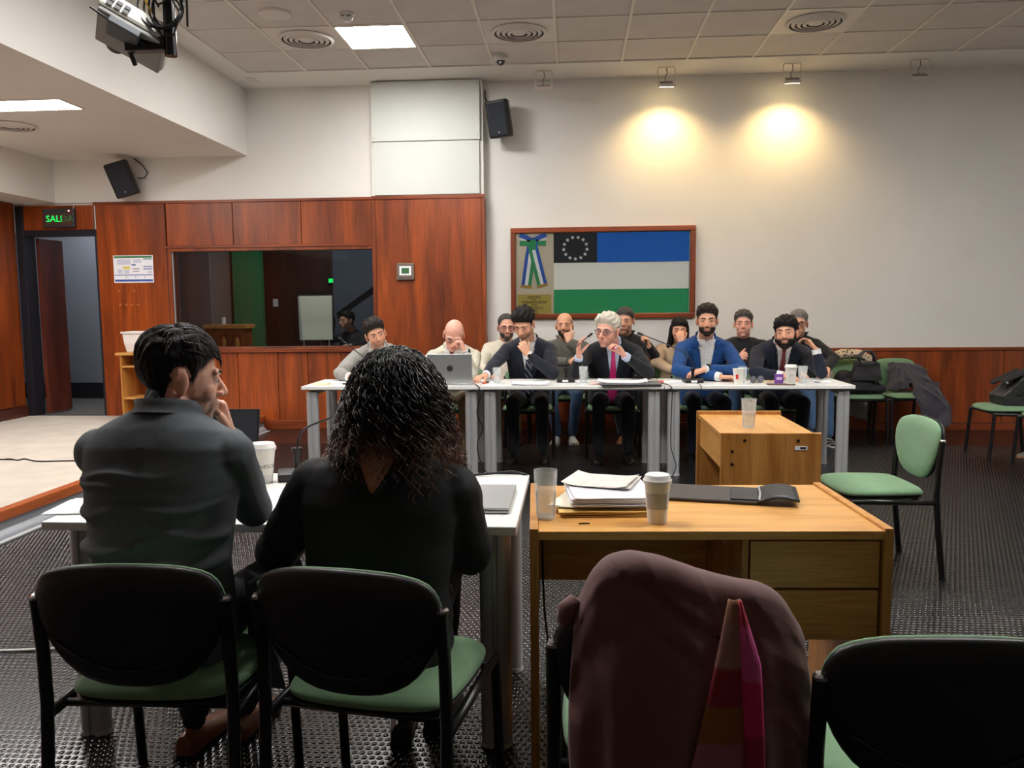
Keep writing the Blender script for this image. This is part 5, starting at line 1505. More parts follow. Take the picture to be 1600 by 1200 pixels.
    if kind == 'tee': garment_collar(T, .002, .012, gm, root, 'neckband', .02, base_t=.972)
    if kind == 'shirt':
        garment_collar(T, .0, .036, gm, root, 'collar', .35, base_t=.965)
        T.patch([(t, -.014, .014) for t in (.1, .3, .5, .7, .93)], .010, .004, nx=3).build('button_placket', gm, root)
    if kind == 'coat':
        garment_collar(T, .012, .05, gm, root, 'collar', .45, base_t=.955, flare=.01)
        for s in (-1, 1): T.patch([(.35+.05*i, s*.004, s*(.012+.05*math.sin(i/11*PI*.7))) for i in range(12)], .014, .006, nx=4).build('lapel', gm, root)
    # ---- legs
    if legs:
        tm = trouser or gm; tb_ = B()
        kn = knees or {}
        tb_.ell((0, .0, .53), (.172*wid, .14, .085), 18, 12)
        for s, key in ((-1, 'l'), (1, 'r')):
            hp = Vector((s*.088, -.02, .525)); k = L(kn[key]) if key in kn else Vector((s*.13, -.45, .525))
            f_ = L(feet[key]) if feet and key in feet else Vector((k.x, k.y+.06, .09))
            tb_.capsule(hp, k, .088, .066, 14); tb_.capsule(k, f_ + Vector((0, 0, .02)), .062, .052, 14)
            fd = (f_-k); fd = Vector((0, -1, 0)) if abs(fd.y) < .25 else Vector((0, -1, 0))
            td = feet.get(key+'d') if feet else None
            shoe(None, f_, D(td) if td else (s*.15, -1), shoemat or pmat('black_leather', S(24, 22, 22), .3), solemat or M_BLACKP, root)
            ank = B().capsule(f_ + Vector((0, 0, .08)), f_ + Vector((0, .005, -.01)), .040, .036, 12)
            ank.build('sock', pmat('dark_sock', S(28, 30, 38), .9), root, smooth=True)
        tme = remesh(tb_, .016, 3, .5); wrinkle(tme, .004, (20, 20, 30), 2.0)
        link('trousers', tme, tm, root, smooth=True, normals=False)
    if specs: glasses_on(H, hs, specs, root)
    for ex in (extras or []): ex(root, T, H, hs, A, L)
    return root, T, H, A

def watch(key, mat, face=None, pos=.93, rad=.034, w=.02, name='wristwatch'):
    def f(root, T, H, hs, A, L):
        s, sh, el, wr, dd, nn, a = A[key]; ax_ = (wr-el).normalized(); p = el+(wr-el)*pos
        o = B().tube([p-ax_*w/2, p, p+ax_*w/2], [rad, rad*1.04, rad], 18).build(name, mat, root, smooth=True, angle=50)
        if face: 
            n_ = -(Vector(nn)-ax_*Vector(nn).dot(ax_)).normalized()
            B().lathe([(.019, 0), (.019, .010), (.015, .012)], p+n_*(rad-.002), 18, rot=n_.to_track_quat('Z', 'Y').to_matrix()).build('watch_face', face, o)
    return f
# ---- cloths
def suit(name, col, **k): return pmat(name, col, .85, spec=.25, vary=.12, scale=60, bump=.2, bscale=700, sheen=.1)
C_GREY = suit('light_grey_wool', S(150, 148, 142)); C_CREAM = suit('cream_linen', S(206, 202, 184)); C_NAVY = suit('navy_wool', S(34, 37, 50))
C_DARK = suit('midnight_wool', S(28, 31, 38)); C_BLUE = suit('royal_blue_wool', S(26, 70, 128)); C_NAVY2 = suit('navy_wool_two', S(28, 33, 48))
C_WHITE = suit('white_cotton', S(226, 226, 226)); C_PALEB = suit('pale_blue_cotton', S(186, 200, 226)); C_HOOD = suit('grey_fleece', S(98, 96, 88))
C_BLACK = suit('black_cotton', S(34, 34, 36)); C_BEIGE = suit('beige_coat_wool', S(186, 160, 132)); C_CHECK = suit('cream_check_shirt', S(214, 206, 188)); C_JEANS = suit('blue_denim', S(74, 100, 136))
C_TROU = suit('dark_trousers', S(28, 30, 36)); C_KHAKI = suit('khaki_trousers', S(122, 104, 78))
T_MAG = pmat('magenta_silk', S(196, 16, 106), .4, sheen=.3); T_RED = pmat('burgundy_silk', S(116, 28, 46), .45, vary=.2, scale=90); T_DRED = pmat('dark_red_silk', S(120, 34, 50), .45, vary=.3, scale=120)
def stripe_mat(name, a, bcol, scale):
    mt = bpy.data.materials.new(name); mt.use_nodes = True; n = mt.node_tree.nodes; l = mt.node_tree.links
    w = n.new('ShaderNodeTexWave'); w.inputs['Scale'].default_value = scale; w.bands_direction = 'DIAGONAL'
    tc = n.new('ShaderNodeTexCoord'); l.new(tc.outputs['Object'], w.inputs['Vector'])
    r = n.new('ShaderNodeValToRGB'); r.color_ramp.elements[0].position = .82; r.color_ramp.elements[0].color = a; r.color_ramp.elements[1].position = .9; r.color_ramp.elements[1].color = bcol
    l.new(w.outputs['Fac'], r.inputs['Fac']); l.new(r.outputs[0], n['Principled BSDF'].inputs['Base Color']); n['Principled BSDF'].inputs['Roughness'].default_value = .5
    return mt
T_STR = stripe_mat('navy_striped_silk', S(30, 36, 54), S(150, 154, 166), 14)
M_WATCH = pmat('watch_black', S(22, 22, 24), .4)
FIST = (65, 80, 45); RELAX = (20, 28, 16); FLAT = (8, 12, 8)
def darker(c, k=.25): return tuple(v*k for v in c[:3])+(1,)
YF = 7.62
FR = 'green visitor chairs behind the far white tables'
def fchair(x, lb, y=YF+.04, rz=0.0, g=FR): chair(x, y, rz, lb, g)
fchair(-1.80, 'green chair under the man in the light grey jacket'); fchair(-1.09, 'green chair under the man in the cream jacket'); fchair(-.42, 'green chair under the man with the striped tie')
fchair(.37, 'green chair under the white-haired man'); fchair(1.19, 'green chair under the man in the royal blue jacket'); fchair(1.86, 'green chair under the bearded man with the burgundy tie')
stub_d = S(70, 58, 52)
# man in light grey
person('man in a light grey jacket leaning his head to one side behind the far table', (-1.80, YF), (-1.80, 7.44, 1.045), (-1.765, 7.24, 1.145), (6, -17, 22),
       {'l': dict(elbow=(-2.08, 7.14, .80), wrist=(-1.93, 6.94, .785), d=(.9, -.3, -.1), n=(0, 0, -1)), 'r': dict(elbow=(-1.53, 7.14, .80), wrist=(-1.70, 6.96, .785), d=(-.9, -.2, -.1), n=(0, 0, -1))},
       dict(kind='jacket', mat=C_GREY, shirt=C_WHITE, wr=.005), dict(mat=H_DARK, top=.026, side=.009, quiff=.5, zf=.058), 'tan', wid=1.12, bend=.05, stub=.55, hs=1.12, nose=1.05, trouser=C_TROU, gaze=.3, roll=.06)
# bald man in cream
bare = dict(mat=H_GREY, style='none', scalp=(S(150, 122, 108), .55), bald=True)
person('bald man with glasses in a cream jacket and dark red tie, cheek on his fist', (-1.09, YF), (-1.09, 7.42, 1.03), (-1.05, 7.20, 1.135), (30, 8, 6),
       {'l': dict(elbow=(-1.36, 7.16, .80), wrist=(-1.17, 6.98, .785), d=(.8, -.5, -.1)), 'r': dict(elbow=(-.88, 7.13, .80), wrist=(-.94, 7.10, .995), d=(-.35, .15, .9), n=(-.9, .1, -.2), curl=FIST)},
       dict(kind='jacket', mat=C_CREAM, shirt=C_WHITE, tie=T_DRED), bare, 'pink', wid=1.05, bend=.05, hs=1.12, specs=pmat('specs_dark', S(60, 40, 34), .3), trouser=C_KHAKI, browmat=H_GREY, extras=[watch('r', M_WATCH, M_WATCH, .97, .037)])
# navy man, striped tie
person('dark-haired man in a navy jacket with a striped tie, hand at his mouth', (-.40, YF), (-.40, 7.42, 1.095), (-.425, 7.22, 1.225), (24, 0, -16),
       {'r': dict(elbow=(-.17, 7.10, .80), wrist=(-.385, 7.06, .965), d=(-.45, .05, .85), n=(-.25, .9, .1), curl=(50, 75, 40)), 'l': dict(elbow=(-.69, 7.22, .875), wrist=(-.745, 6.97, .795), d=(-.5, -.8, -.1), n=(.2, .3, -.9))},
       dict(kind='jacket', mat=C_NAVY, shirt=C_WHITE, tie=T_STR, tielen=.2), dict(mat=H_BLACK, top=.026, side=.011, quiff=.35, zf=.056), 'tan', wid=1.08, bend=.04, stub=.8, hs=1.14, nose=1.06, trouser=C_TROU, extras=[watch('r', M_CHROME, M_WATCH, .95, .036)])
# white-haired man
person('white-haired man with glasses and a magenta tie gesturing with both hands', (.36, YF), (.365, 7.40, 1.065), (.305, 7.16, 1.165), (4, 4, -26),
       {'l': dict(elbow=(.03, 7.14, .80), wrist=(.055, 7.00, .945), d=(-.02, -.05, 1), n=(.85, -.3, .1), curl=(18, 30, 20), spread=14, thumb=(55, 10)), 'r': dict(elbow=(.66, 7.12, .80), wrist=(.445, 6.98, .955), d=(-.55, -.1, .8), n=(-.6, -.3, -.5), curl=(30, 50, 25), spread=10, thumb=(40, 25))},
       dict(kind='jacket', mat=C_DARK, shirt=C_PALEB, tie=T_MAG, tielen=.12, sleeve=.84), dict(mat=H_WHITE, top=.024, side=.016, quiff=.4, zf=.062), 'pink', wid=1.2, belly=.03, bend=.05, hs=1.2, stub=.35, specs=pmat('specs_steel', S(90, 90, 96), .3, .6), trouser=C_TROU, browmat=H_GREY, nose=1.08, roll=.05)
# blue jacket man
person('bearded man in a royal blue jacket and open white shirt, arms folded on the table', (1.19, YF), (1.19, 7.43, 1.105), (1.178, 7.27, 1.245), (2, 0, -9),
       {'r': dict(elbow=(1.46, 7.14, .81), wrist=(1.115, 6.965, .838), d=(-.95, -.1, -.25), n=(.05, .3, -.9), curl=(25, 35, 20)), 'l': dict(elbow=(.91, 7.16, .81), wrist=(1.23, 6.90, .783), d=(.95, -.1, -.0), n=(0, 0, -1), curl=(15, 35, 20))},
       dict(kind='jacket', mat=C_BLUE, shirt=C_WHITE, v=.075, vb=.3), dict(mat=H_DARK, top=.018, side=.007, quiff=.5, zf=.064), 'tan', wid=1.1, bend=.03, hs=1.14, stub=.95, beard=(H_DARK, .0028), jaw=1.1, trouser=C_NAVY2, extras=[watch('r', M_WATCH, M_WATCH, .93, .039)])
# bearded man, burgundy tie
person('bearded man in a navy jacket with a burgundy tie, hand at his ear', (1.86, YF), (1.86, 7.42, 1.055), (1.845, 7.22, 1.13), (-5, -4, -24),
       {'r': dict(elbow=(2.12, 7.12, .80), wrist=(2.075, 7.13, .99), d=(-.5, .25, .8), n=(-.7, .2, -.5), curl=(35, 45, 25)), 'l': dict(elbow=(1.57, 7.14, .80), wrist=(1.76, 6.96, .785), d=(.8, -.4, -.1), n=(0, 0, -1))},
       dict(kind='jacket', mat=C_NAVY2, shirt=C_WHITE, tie=T_RED, sleeve=.78), dict(mat=H_BLACK, top=.024, side=.014, zf=.05), 'tan', wid=1.12, belly=.02, bend=.05, hs=1.16, stub=1.0, beard=(H_BLACK, .0055), jaw=1.12, trouser=C_TROU, gaze=-.3,
       extras=[watch('r', pmat('bracelet_brown', S(96, 40, 34), .5), None, 1.0, .031, .014, 'bracelet'), watch('r', M_CHROME, None, .95, .033, .01, 'bracelet')])

# ---- row along the wall
YR = 8.56
BR = 'green visitor chairs along the back wall'
for x, lb in ((-.70, 'green chair under the grey-bearded man in the check shirt'), (-.08, 'green chair under the man in the grey hooded top'), (.55, 'green chair under the man in black behind the white-haired man'),
              (1.10, 'green chair under the woman in beige'), (1.77, 'green chair under the man in the black T-shirt'), (2.32, 'green chair under the man in black with jeans')):
    fchair(x, lb, YR+.04, 0, BR)
person('grey-bearded man with glasses in a cream check shirt by the wall', (-.70, YR), (-.70, 8.62, 1.035), (-.685, 8.50, 1.165), (4, 0, 10),
       {'r': dict(elbow=(-.48, 8.42, .76), wrist=(-.62, 8.22, .68)), 'l': dict(elbow=(-.95, 8.42, .76), wrist=(-.80, 8.2, .68))},
       dict(kind='shirt', mat=C_CHECK), dict(mat=H_GREYD, top=.008, side=.007, zf=.088, scalp=(S(96, 84, 78), .6)), 'pink', hs=1.14, vox=.0066, wid=1.05, stub=.7, beard=(H_GREYD, .006), specs=pmat('specs_dark', S(60, 40, 34), .3), trouser=C_KHAKI)
person('balding man in a grey hooded top with a finger at his nose', (-.08, YR), (-.08, 8.64, 1.04), (-.08, 8.52, 1.175), (-4, 0, -4),
       {'r': dict(elbow=(.13, 8.34, .84), wrist=(-.035, 8.27, 1.02), d=(-.1, .35, .9), n=(-.1, .85, -.3), curl=((10, 12, 8), (70, 80, 45), (72, 82, 45), (72, 80, 45))), 'l': dict(elbow=(-.34, 8.36, .82), wrist=(-.03, 8.20, .815), d=(1, .0, .1), n=(0, 1, 0), curl=FIST)},
       dict(kind='hoodie', mat=C_HOOD, thick=.012, arm=1.12, wr=.006), dict(mat=H_BLACK, style='none', scalp=(S(52, 44, 42), .9), bald=True), 'tan', hs=1.13, vox=.0062, wid=1.08, stub=.85, beard=(H_BLACK, .002), trouser=C_JEANS, shoemat=pmat('white_trainer', S(200, 204, 206), .6), feet={'l': (-.16, 8.18, .09), 'r': (.0, 8.18, .09)}, solemat=M_PAPER)
person('man in black sitting behind the white-haired man', (.55, YR), (.56, 8.64, 1.09), (.545, 8.52, 1.22), (0, 0, -14),
       {'r': dict(elbow=(.84, 8.42, .86), wrist=(.77, 8.26, .965), d=(-.2, -.1, .95), n=(-.9, 0, .1), curl=FIST), 'l': dict(elbow=(.28, 8.42, .8), wrist=(.42, 8.24, .7))},
       dict(kind='hoodie', mat=C_BLACK), dict(mat=H_GREYD, top=.012, side=.007, zf=.06), 'tan', hs=1.15, vox=.0066, wid=1.1, stub=.5, trouser=C_TROU, shoemat=pmat('brown_shoe', S(112, 66, 40), .5), feet={'l': (.50, 8.2, .09), 'r': (.68, 8.24, .09)})
def long_hair(mat):
    def f(root, T, H, hs, A, L):
        b = B(); R = H.to_3x3().normalized()
        for s in (-1, 1):
            b.capsule(H @ (Vector((s*.058, .012, .03))*hs), H @ (Vector((s*.082, .02, -.17))*hs), .036*hs, .028*hs, 14)
            b.capsule(H @ (Vector((s*.03, .05, .06))*hs), H @ (Vector((s*.06, .06, -.17))*hs), .05*hs, .03*hs, 14)
        b.ell(H @ (Vector((0, .03, .06))*hs), (.082*hs, .085*hs, .072*hs), 20, 12, R)
        me = remesh(b, .006, 3); wrinkle(me, .003, (120, 60, 25), 2)
        link('hair', me, mat, root, smooth=True, normals=False)
    return f
person('dark long-haired woman in a beige coat with her hand over her mouth', (1.10, YR), (1.10, 8.64, .995), (1.10, 8.53, 1.12), (2, 4, -4),
       {'r': dict(elbow=(1.30, 8.36, .80), wrist=(1.10, 8.34, .985), d=(-.1, .25, .9), n=(0, 1, -.2), curl=(30, 50, 30)), 'l': dict(elbow=(.86, 8.40, .80), wrist=(1.0, 8.2, .72))},
       dict(kind='coat', mat=C_BEIGE, thick=.01, arm=1.1), dict(mat=H_BLACK, top=.012, side=.008, zf=.050, nape=-.08), 'tan', hs=1.07, vox=.0064, wid=.98, fem=True, jaw=.92, trouser=C_TROU, extras=[long_hair(H_BLACK)])
person('clean-shaven man in a black T-shirt resting his hand on his knee', (1.77, YR), (1.77, 8.64, 1.05), (1.75, 8.54, 1.178), (-4, 0, -12),
       {'l': dict(elbow=(1.50, 8.42, .80), wrist=(1.60, 8.12, .83), d=(.5, -.5, .5), n=(.5, .6, -.3), curl=FIST), 'r': dict(elbow=(2.04, 8.40, .78), wrist=(1.9, 8.18, .72))},
       dict(kind='tee', mat=C_BLACK, sleeve=.12), dict(mat=H_GREYD, top=.014, side=.007, zf=.064), 'pink', hs=1.17, vox=.0066, wid=1.14, belly=.03, jaw=1.1, stub=.15, trouser=C_JEANS, knees={'l': (1.60, 8.14, .68)}, gaze=-.4)
person('grey-haired man with glasses in black and blue jeans behind the bearded man', (2.32, YR), (2.33, 8.64, 1.06), (2.30, 8.53, 1.18), (0, 0, -16),
       {'r': dict(elbow=(2.62, 8.40, .83), wrist=(2.50, 8.20, .74)), 'l': dict(elbow=(2.10, 8.40, .78), wrist=(2.2, 8.2, .72))},
       dict(kind='hoodie', mat=C_BLACK), dict(mat=H_GREY, top=.014, side=.008, zf=.062), 'tan', hs=1.12, vox=.0066, wid=1.05, specs=pmat('specs_dark', S(60, 40, 34), .3), trouser=C_JEANS,
       shoemat=stripe_mat('zebra_shoe', S(26, 26, 28), S(210, 210, 206), 9), solemat=M_PAPER, knees={'l': (2.30, 8.10, .54), 'r': (2.48, 8.12, .54)}, feet={'l': (2.32, 7.95, .09), 'r': (2.50, 8.12, .09)})
# man in the booth, holding up a phone
def phone_up(root, T, H, hs, A, L):
    B().box(A['l'][3]+Vector((.03, -.035, .10)), (.075, .012, .15)).build('held_phone', M_BLACKP, root, bevel=.006)
person('dark-haired man in a dotted shirt holding up a phone behind the window', (-3.20, 11.75), (-3.20, 11.72, 1.05), (-3.25, 11.60, 1.19), (0, 0, -35),
       {'l': dict(elbow=(-3.48, 11.5, .92), wrist=(-3.40, 11.35, 1.06), d=(.1, 0, 1), n=(.5, .8, 0), curl=(40, 50, 30)), 'r': dict(elbow=(-2.98, 11.5, .85), wrist=(-3.12, 11.35, .85))},
       dict(kind='shirt', mat=pmat('dotted_shirt', S(44, 46, 54), .8, vary=.9, scale=90)), dict(mat=H_BLACK, top=.022, side=.014), 'tan', hs=1.1, vox=.008, legs=True, trouser=C_TROU, extras=[phone_up])
chair(-3.20, 11.79, 0, 'green chair behind the window under the man with the phone', 'chairs in the booth')
# person at the edge of the frame, only a shoe in view
chair(4.80, 7.58, -PI/2, 'green chair under the person in brown-soled sneakers', FAR)
person('seated person in dark clothes and brown-soled grey sneakers beside the leather bag', (4.78, 7.58), (4.80, 7.58, 1.05), (4.68, 7.58, 1.18), (10, 0, 0), {},
       dict(kind='hoodie', mat=C_BLACK), dict(mat=H_DARK), 'tan', vox=.009, trouser=C_NAVY2, shoemat=pmat('grey_sneaker', S(120, 116, 108), .7), solemat=pmat('gum_sole', S(150, 98, 62), .6), rz=-PI/2, knees={'l': (4.36, 7.70, .54), 'r': (4.36, 7.46, .54)}, feet={'l': (4.40, 7.74, .09), 'r': (4.14, 7.50, .10), 'rd': (-1, -.15, 0)})

# ================================================================== THE TWO SEEN FROM BEHIND
C_MAN = pmat('charcoal_suiting', S(88, 93, 98), .75, spec=.3, vary=.16, scale=120, bump=.25, bscale=900)
C_WOM = pmat('black_crepe', S(24, 24, 27), .75, spec=.3, vary=.1, scale=60, bump=.15, bscale=500)
M_BROWN = pmat('brown_leather', S(128, 74, 52), .35, vary=.2, scale=20)
root, T, H, A = person('short-haired man in a charcoal suit seen from behind, hand at his mouth', (-1.105, 2.10), (-1.10, 2.13, 1.125), (-1.085, 2.185, 1.207), (6, 0, -53),
       {'l': dict(elbow=(-.952, 2.33, .800), wrist=(-1.035, 2.38, 1.015), d=(-.22, -.05, .95), n=(-.75, -.45, .1), curl=(55, 70, 40)), 'r': dict(elbow=(-1.29, 2.36, .80), wrist=(-1.15, 2.55, .785), d=(.5, .8, -.1), n=(0, 0, -1))},
       dict(kind='jacket', mat=C_MAN, vox=.007, thick=.006, arm=1.0, wr=.0025), dict(mat=H_BLACK, top=.016, side=.005, zf=.066, scalp=(S(50, 40, 37), .85), nape=-.078), 'fair', rz=PI, wid=1.01, dep=1.02, bend=.06, hs=1.08, vox=.0044, stub=.75, trouser=suit('charcoal_trouser', S(40, 42, 50)),
       shoemat=M_BROWN, knees={'l': (-.95, 2.55, .54), 'r': (-1.22, 2.55, .54)}, feet={'l': (-1.075, 2.50, .11), 'r': (-1.20, 2.40, .11), 'ld': (.1, 1, 0), 'rd': (.1, 1, 0)})
# creases across the back of the jacket
for o in root.children:
    if o.name.startswith('jacket'):
        me = o.data; P = co(me); N = nrm(me)
        zz, xx_, yy = P[:, 2], P[:, 0], P[:, 1]
        back = sstep(yy, .0, .08)*(np.abs(xx_) < .24)
        f = 0
        for z0, sl, amp, wd, ph in ((.93, .10, .004, .012, 0), (.885, -.06, .005, .012, 1), (.845, .18, .006, .014, 2), (.80, -.12, .008, .014, 3), (.755, .14, .009, .015, 4), (.715, -.10, .008, .015, 5), (.975, -.08, .003, .010, 6)):
            lat = .55+.45*np.sin(xx_*14+ph*2.1)
            f = f + 2.6*amp*lat*np.exp(-((zz-z0-sl*xx_-.010*np.sin(xx_*22+ph))/(wd*.75))**2)
        seam = -.003*np.exp(-((xx_+.0)/.004)**2)*(yy > 0)*(zz < 1.04)
        setco(me, P+N*((f*back)+seam)[:, None])
# jacket skirt hanging beside the chair, and centre seam
tail = B(); R_ = []
for i in range(15):
    q = i/14; z = .66-.30*q
    R_.append([(-.225-.02*q+.10*(k/10-.5)*(1+.5*q)+.006*math.sin(k*1.4+q*3), .03+.0*k-.13*(k/10)+.012*math.sin(k*.9+q*5), z) for k in range(11)])
tail.grid(R_)
o = tail.build('jacket_tail', C_MAN, root, smooth=True); md = o.modifiers.new('s', 'SOLIDIFY'); md.thickness = .006
fl_ = B().box((-.255, -.06, .655), (.075, .11, .012), rx=.15, ry=.5).build('pocket_flap', C_MAN, root, bevel=.003)
B().tube([T.F(t, 0, .003, -1) for t in [.1+.74*i/20 for i in range(21)]], .0014, 6).build('centre_seam', C_MAN, root, smooth=True)
# loose locks on his head
def locks(root, H, hs, mat, n, L0, seed, lift=.02, zmin=.02):
    rr = random.Random(seed); b = B()
    for i in range(n):
        th_ = rr.uniform(0, 2*PI); ph = rr.uniform(0, 1.25)
        dv = Vector((math.sin(ph)*math.cos(th_), math.sin(ph)*math.sin(th_), math.cos(ph)))
        p = Vector((dv.x*.083, .012+dv.y*.101, .035+dv.z*.098))
        if p.z < zmin or p.y < -.085 or p.y > .045: continue
        flow = Vector((dv.x*.4+rr.uniform(-.25, .25), -.9+rr.uniform(-.3, .3), .0)) if p.y < .03 else Vector((dv.x*.3, .2, -.9))
        tan = (flow-dv*flow.dot(dv)).normalized(); Lk = L0*rr.uniform(.6, 1.2); pts = []
        for k in range(6):
            u = k/5; pts.append(H @ ((p+tan*Lk*u+dv*(lift*math.sin(u*2.4)*.45 - .5*(Lk*u)**2/.09*.35))*hs))
        b.tube(pts, [.0010, .0021, .0024, .0020, .0013, .0004], 4, cap=False)
    return b.build('hair_lock', mat, root, smooth=True)
lk = locks(root, H, 1.08, hair_mat('hair_black_gloss', S(48, 42, 40)), 700, .040, 5, .012, .045); lk['kind'] = 'stuff'

root, T, H, A = person('woman with long curly black hair in a black blazer seen from behind', (-.525, 2.135), (-.505, 2.16, 1.005), (-.475, 2.22, 1.135), (4, 0, -14),
       {'r': dict(elbow=(-.845, 2.22, .70), wrist=(-.78, 2.46, .785), d=(.3, .9, -.1), n=(0, 0, -1)), 'l': dict(elbow=(-.285, 2.20, .715), wrist=(-.34, 2.47, .785), d=(-.2, .9, -.1), n=(0, 0, -1))},
       dict(kind='coat', mat=C_WOM, vox=.008, thick=.012, arm=1.12, wr=.004), dict(mat=H_BLACK, style='none'), 'tan', rz=PI, wid=1.05, dep=1.0, bend=.05, hs=1.03, vox=.006, fem=True, trouser=suit('black_trouser', S(22, 22, 26)),
       knees={'l': (-.42, 2.58, .54), 'r': (-.64, 2.58, .54)}, feet={'l': (-.45, 2.60, .09), 'r': (-.56, 2.52, .09)})
for o in list(root.children):
    if o.name.startswith('collar'): bpy.data.objects.remove(o)
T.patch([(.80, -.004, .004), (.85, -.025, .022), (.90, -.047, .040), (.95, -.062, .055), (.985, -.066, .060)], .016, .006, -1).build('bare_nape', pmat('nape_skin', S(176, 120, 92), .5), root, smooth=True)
for s in (-1, 1):
    T.patch([(.785, s*.001, s*.020), (.85, s*.023, s*.045), (.90, s*.045, s*.068), (.95, s*.060, s*.082), (.975, s*.064, s*.082)], .023, .009, -1, nx=5).build('neckline_edge', C_WOM, root, smooth=True)
def curly(root, H, hs):
    rr = random.Random(11)
    core = B(); R = H.to_3x3().normalized()
    core.ell(H @ Vector((0, .03, .045)), (.112, .118, .108), 22, 16, R)
    core.ell(H @ Vector((-.015, .055, -.055)), (.118, .095, .115), 22, 16, R)
    me = remesh(core, .007, 3)
    P = co(me); N = nrm(me); setco(me, P+N*(.006*nz3(P, (90, 90, 90), 1)+.004*nz3(P, (190, 160, 170), 2))[:, None])
    hob = link('hair', me, hair_mat('curl_core', S(16, 13, 13)), root, smooth=True, normals=False)
    b = B(); cols_ = []
    n = 900
    for i in range(n):
        th_ = rr.uniform(0, 2*PI); ph = math.acos(rr.uniform(-.15, 1))
        dv = Vector((math.sin(ph)*math.cos(th_), math.sin(ph)*math.sin(th_), math.cos(ph)))
        if dv.y < -.55 and dv.z < .5: continue
        p = Vector((dv.x*.112, .03+dv.y*.118, .045+dv.z*.108))
        out = Vector((dv.x, dv.y*.8, 0));
        Lk = rr.uniform(.14, .30) if dv.z < .75 else rr.uniform(.12, .24)
        end_z = rr.uniform(-.27, -.12)
        m_ = 44; turns = Lk*rr.uniform(15, 25); ra = rr.uniform(.006, .013); ph0 = rr.uniform(0, 6.28)
        pts = []; q = p.copy(); vel = (out*.75 + Vector((rr.uniform(-.3, .3), rr.uniform(-.3, .3), .12))).normalized()
        for k in range(m_+1):
            u = k/m_
            w_ = min(1, u*3); pts.append(q + Vector((math.cos(ph0+turns*6.28*u)*ra*w_, math.sin(ph0+turns*6.28*u)*ra*w_, 0)))
            vel = (vel*.80 + Vector((dv.x*.10, dv.y*.08, -.36))).normalized()
            q = q + vel*Lk/m_
            # keep the lock outside the core
            e = Vector((q.x/.118, (q.y-.04)/.118, (q.z)/.16))
            if e.length < 1.0 and e.length > 1e-3:
                q = Vector((q.x/e.length, .04+(q.y-.04)/e.length, q.z))
                q.x = max(-.16, min(.16, q.x)); q.y = max(-.10, min(.17, q.y))
        nv = len(b.v)
        rad = rr.uniform(.0013, .0026)
        b.tube([H @ v for v in pts], [rad*(1-.55*k/m_) for k in range(m_+1)], 3, cap=False)
        side = abs(pts[-1].x) > .09
        tint = rr.random()*(1.0 if side else .5)
        for k in range(m_+1):
            u = k/m_; f = max(0, u-.45)*1.8*tint
            c0 = np.array(S(24, 20, 20)[:3]); c1 = np.array(S(150, 92, 54)[:3]); c = c0*(1-f)+c1*f
            cols_ += [tuple(c)+(1,)]*3
    mt = pmat('curl_strands', (1, 1, 1, 1), .38, spec=.5, attr='Col')
    me2 = b.mesh('hair_lock'); at = me2.color_attributes.new('Col', 'FLOAT_COLOR', 'POINT')
    at.data.foreach_set('color', np.array(cols_).ravel())
    o = link('hair_lock', me2, mt, root, smooth=True, normals=False); o['kind'] = 'stuff'
curly(root, H, 1.03)
# ================================================================== COATS, BAGS, SCARVES
M_COAT = pmat('brown_cotton_coat', S(104, 68, 66), .8, vary=.12, scale=14, bump=.08, bscale=400, sheen=.15)
ct = thing('hanging_coat', 'dusty brown coat with a plaid lining draped over a chair back', 'coat', (.225, 1.63, 0))
_tu = np.linspace(0, 1, 201)
_tz = np.interp(_tu, [0, .06, .14, .24, .36, .5, .64, .70, .8, .9, .97, 1.0], [.775, .855, .893, .905, .896, .878, .857, .852, .846, .825, .785, .74])
_tz = np.convolve(np.pad(_tz, 15, mode='edge'), np.hanning(31)/np.hanning(31).sum(), 'valid')
def top_z(u): return float(np.interp(u, _tu, _tz))
def coat_pt(u, v):
    """v: 0 front hem, .32 top, 1 back hem; u across."""
    x = -.222+.452*u; zt = top_z(u)
    bulge = .035+.055*math.sin(PI*min(1, max(0, u)))**.6
    if v < .3:
        q = v/.3; z = .40+(zt-.05-.40)*q; y = .055+.05*(1-q)+.02*math.sin(9*u+2)
    elif v < .42:
        a = PI*(v-.3)/.12; z = zt-.05+.05*math.sin(a); y = .0+.055*math.cos(a)-bulge*.2
    else:
        q = (v-.42)/.58; z = zt-.05-(zt-.05-.13)*q
        y = -.055-bulge*(.2+.9*math.sin(min(1, q*2.2)*PI*.5))+.03*q
    fold = 0
    if v >= .36:
        q = (v-.36)/.64
        fold += .012*math.sin(u*21+1.3*math.sin(q*4))*min(1, q*2)
        fold += .006*math.sin(u*44+q*6)*min(1, q*1.5)
        fold += .016*math.exp(-((u-.68)/.05)**2)*min(1, q*3)          # open slit pushed in
        fold += .006*math.sin(26*(q+u*.55))*math.exp(-((q-.22)/.14)**2)
    if v > .3:
        nv = Vector((x*9, z*5+x*6, 2.0)); fold += .014*mnoise.noise(nv)+.006*mnoise.noise(nv*2.7)+.0045*(abs(mnoise.noise(Vector((x*14+z*16, z*4-x*9, 5.0)))*2)**.5-.6)
        r_ = (x+.02)*.55+(z-.80)*.83; fold += .012*math.exp(-(r_/.012)**2)*math.exp(-((x-.0)/.10)**2) + .009*math.exp(-((r_+.055)/.010)**2)*math.exp(-((x+.03)/.09)**2)
    x += .012*math.sin(8*v+3*u)*(.3 if v < .4 else 1)*(.3+.7*abs(u-.5)*2) + (.02*max(0, v-.42)*(1 if u > .5 else -.3))
    return (x, y+fold, z)
cb = B(); cb.grid([[coat_pt(i/120, j/160) for i in range(121)] for j in range(161)])
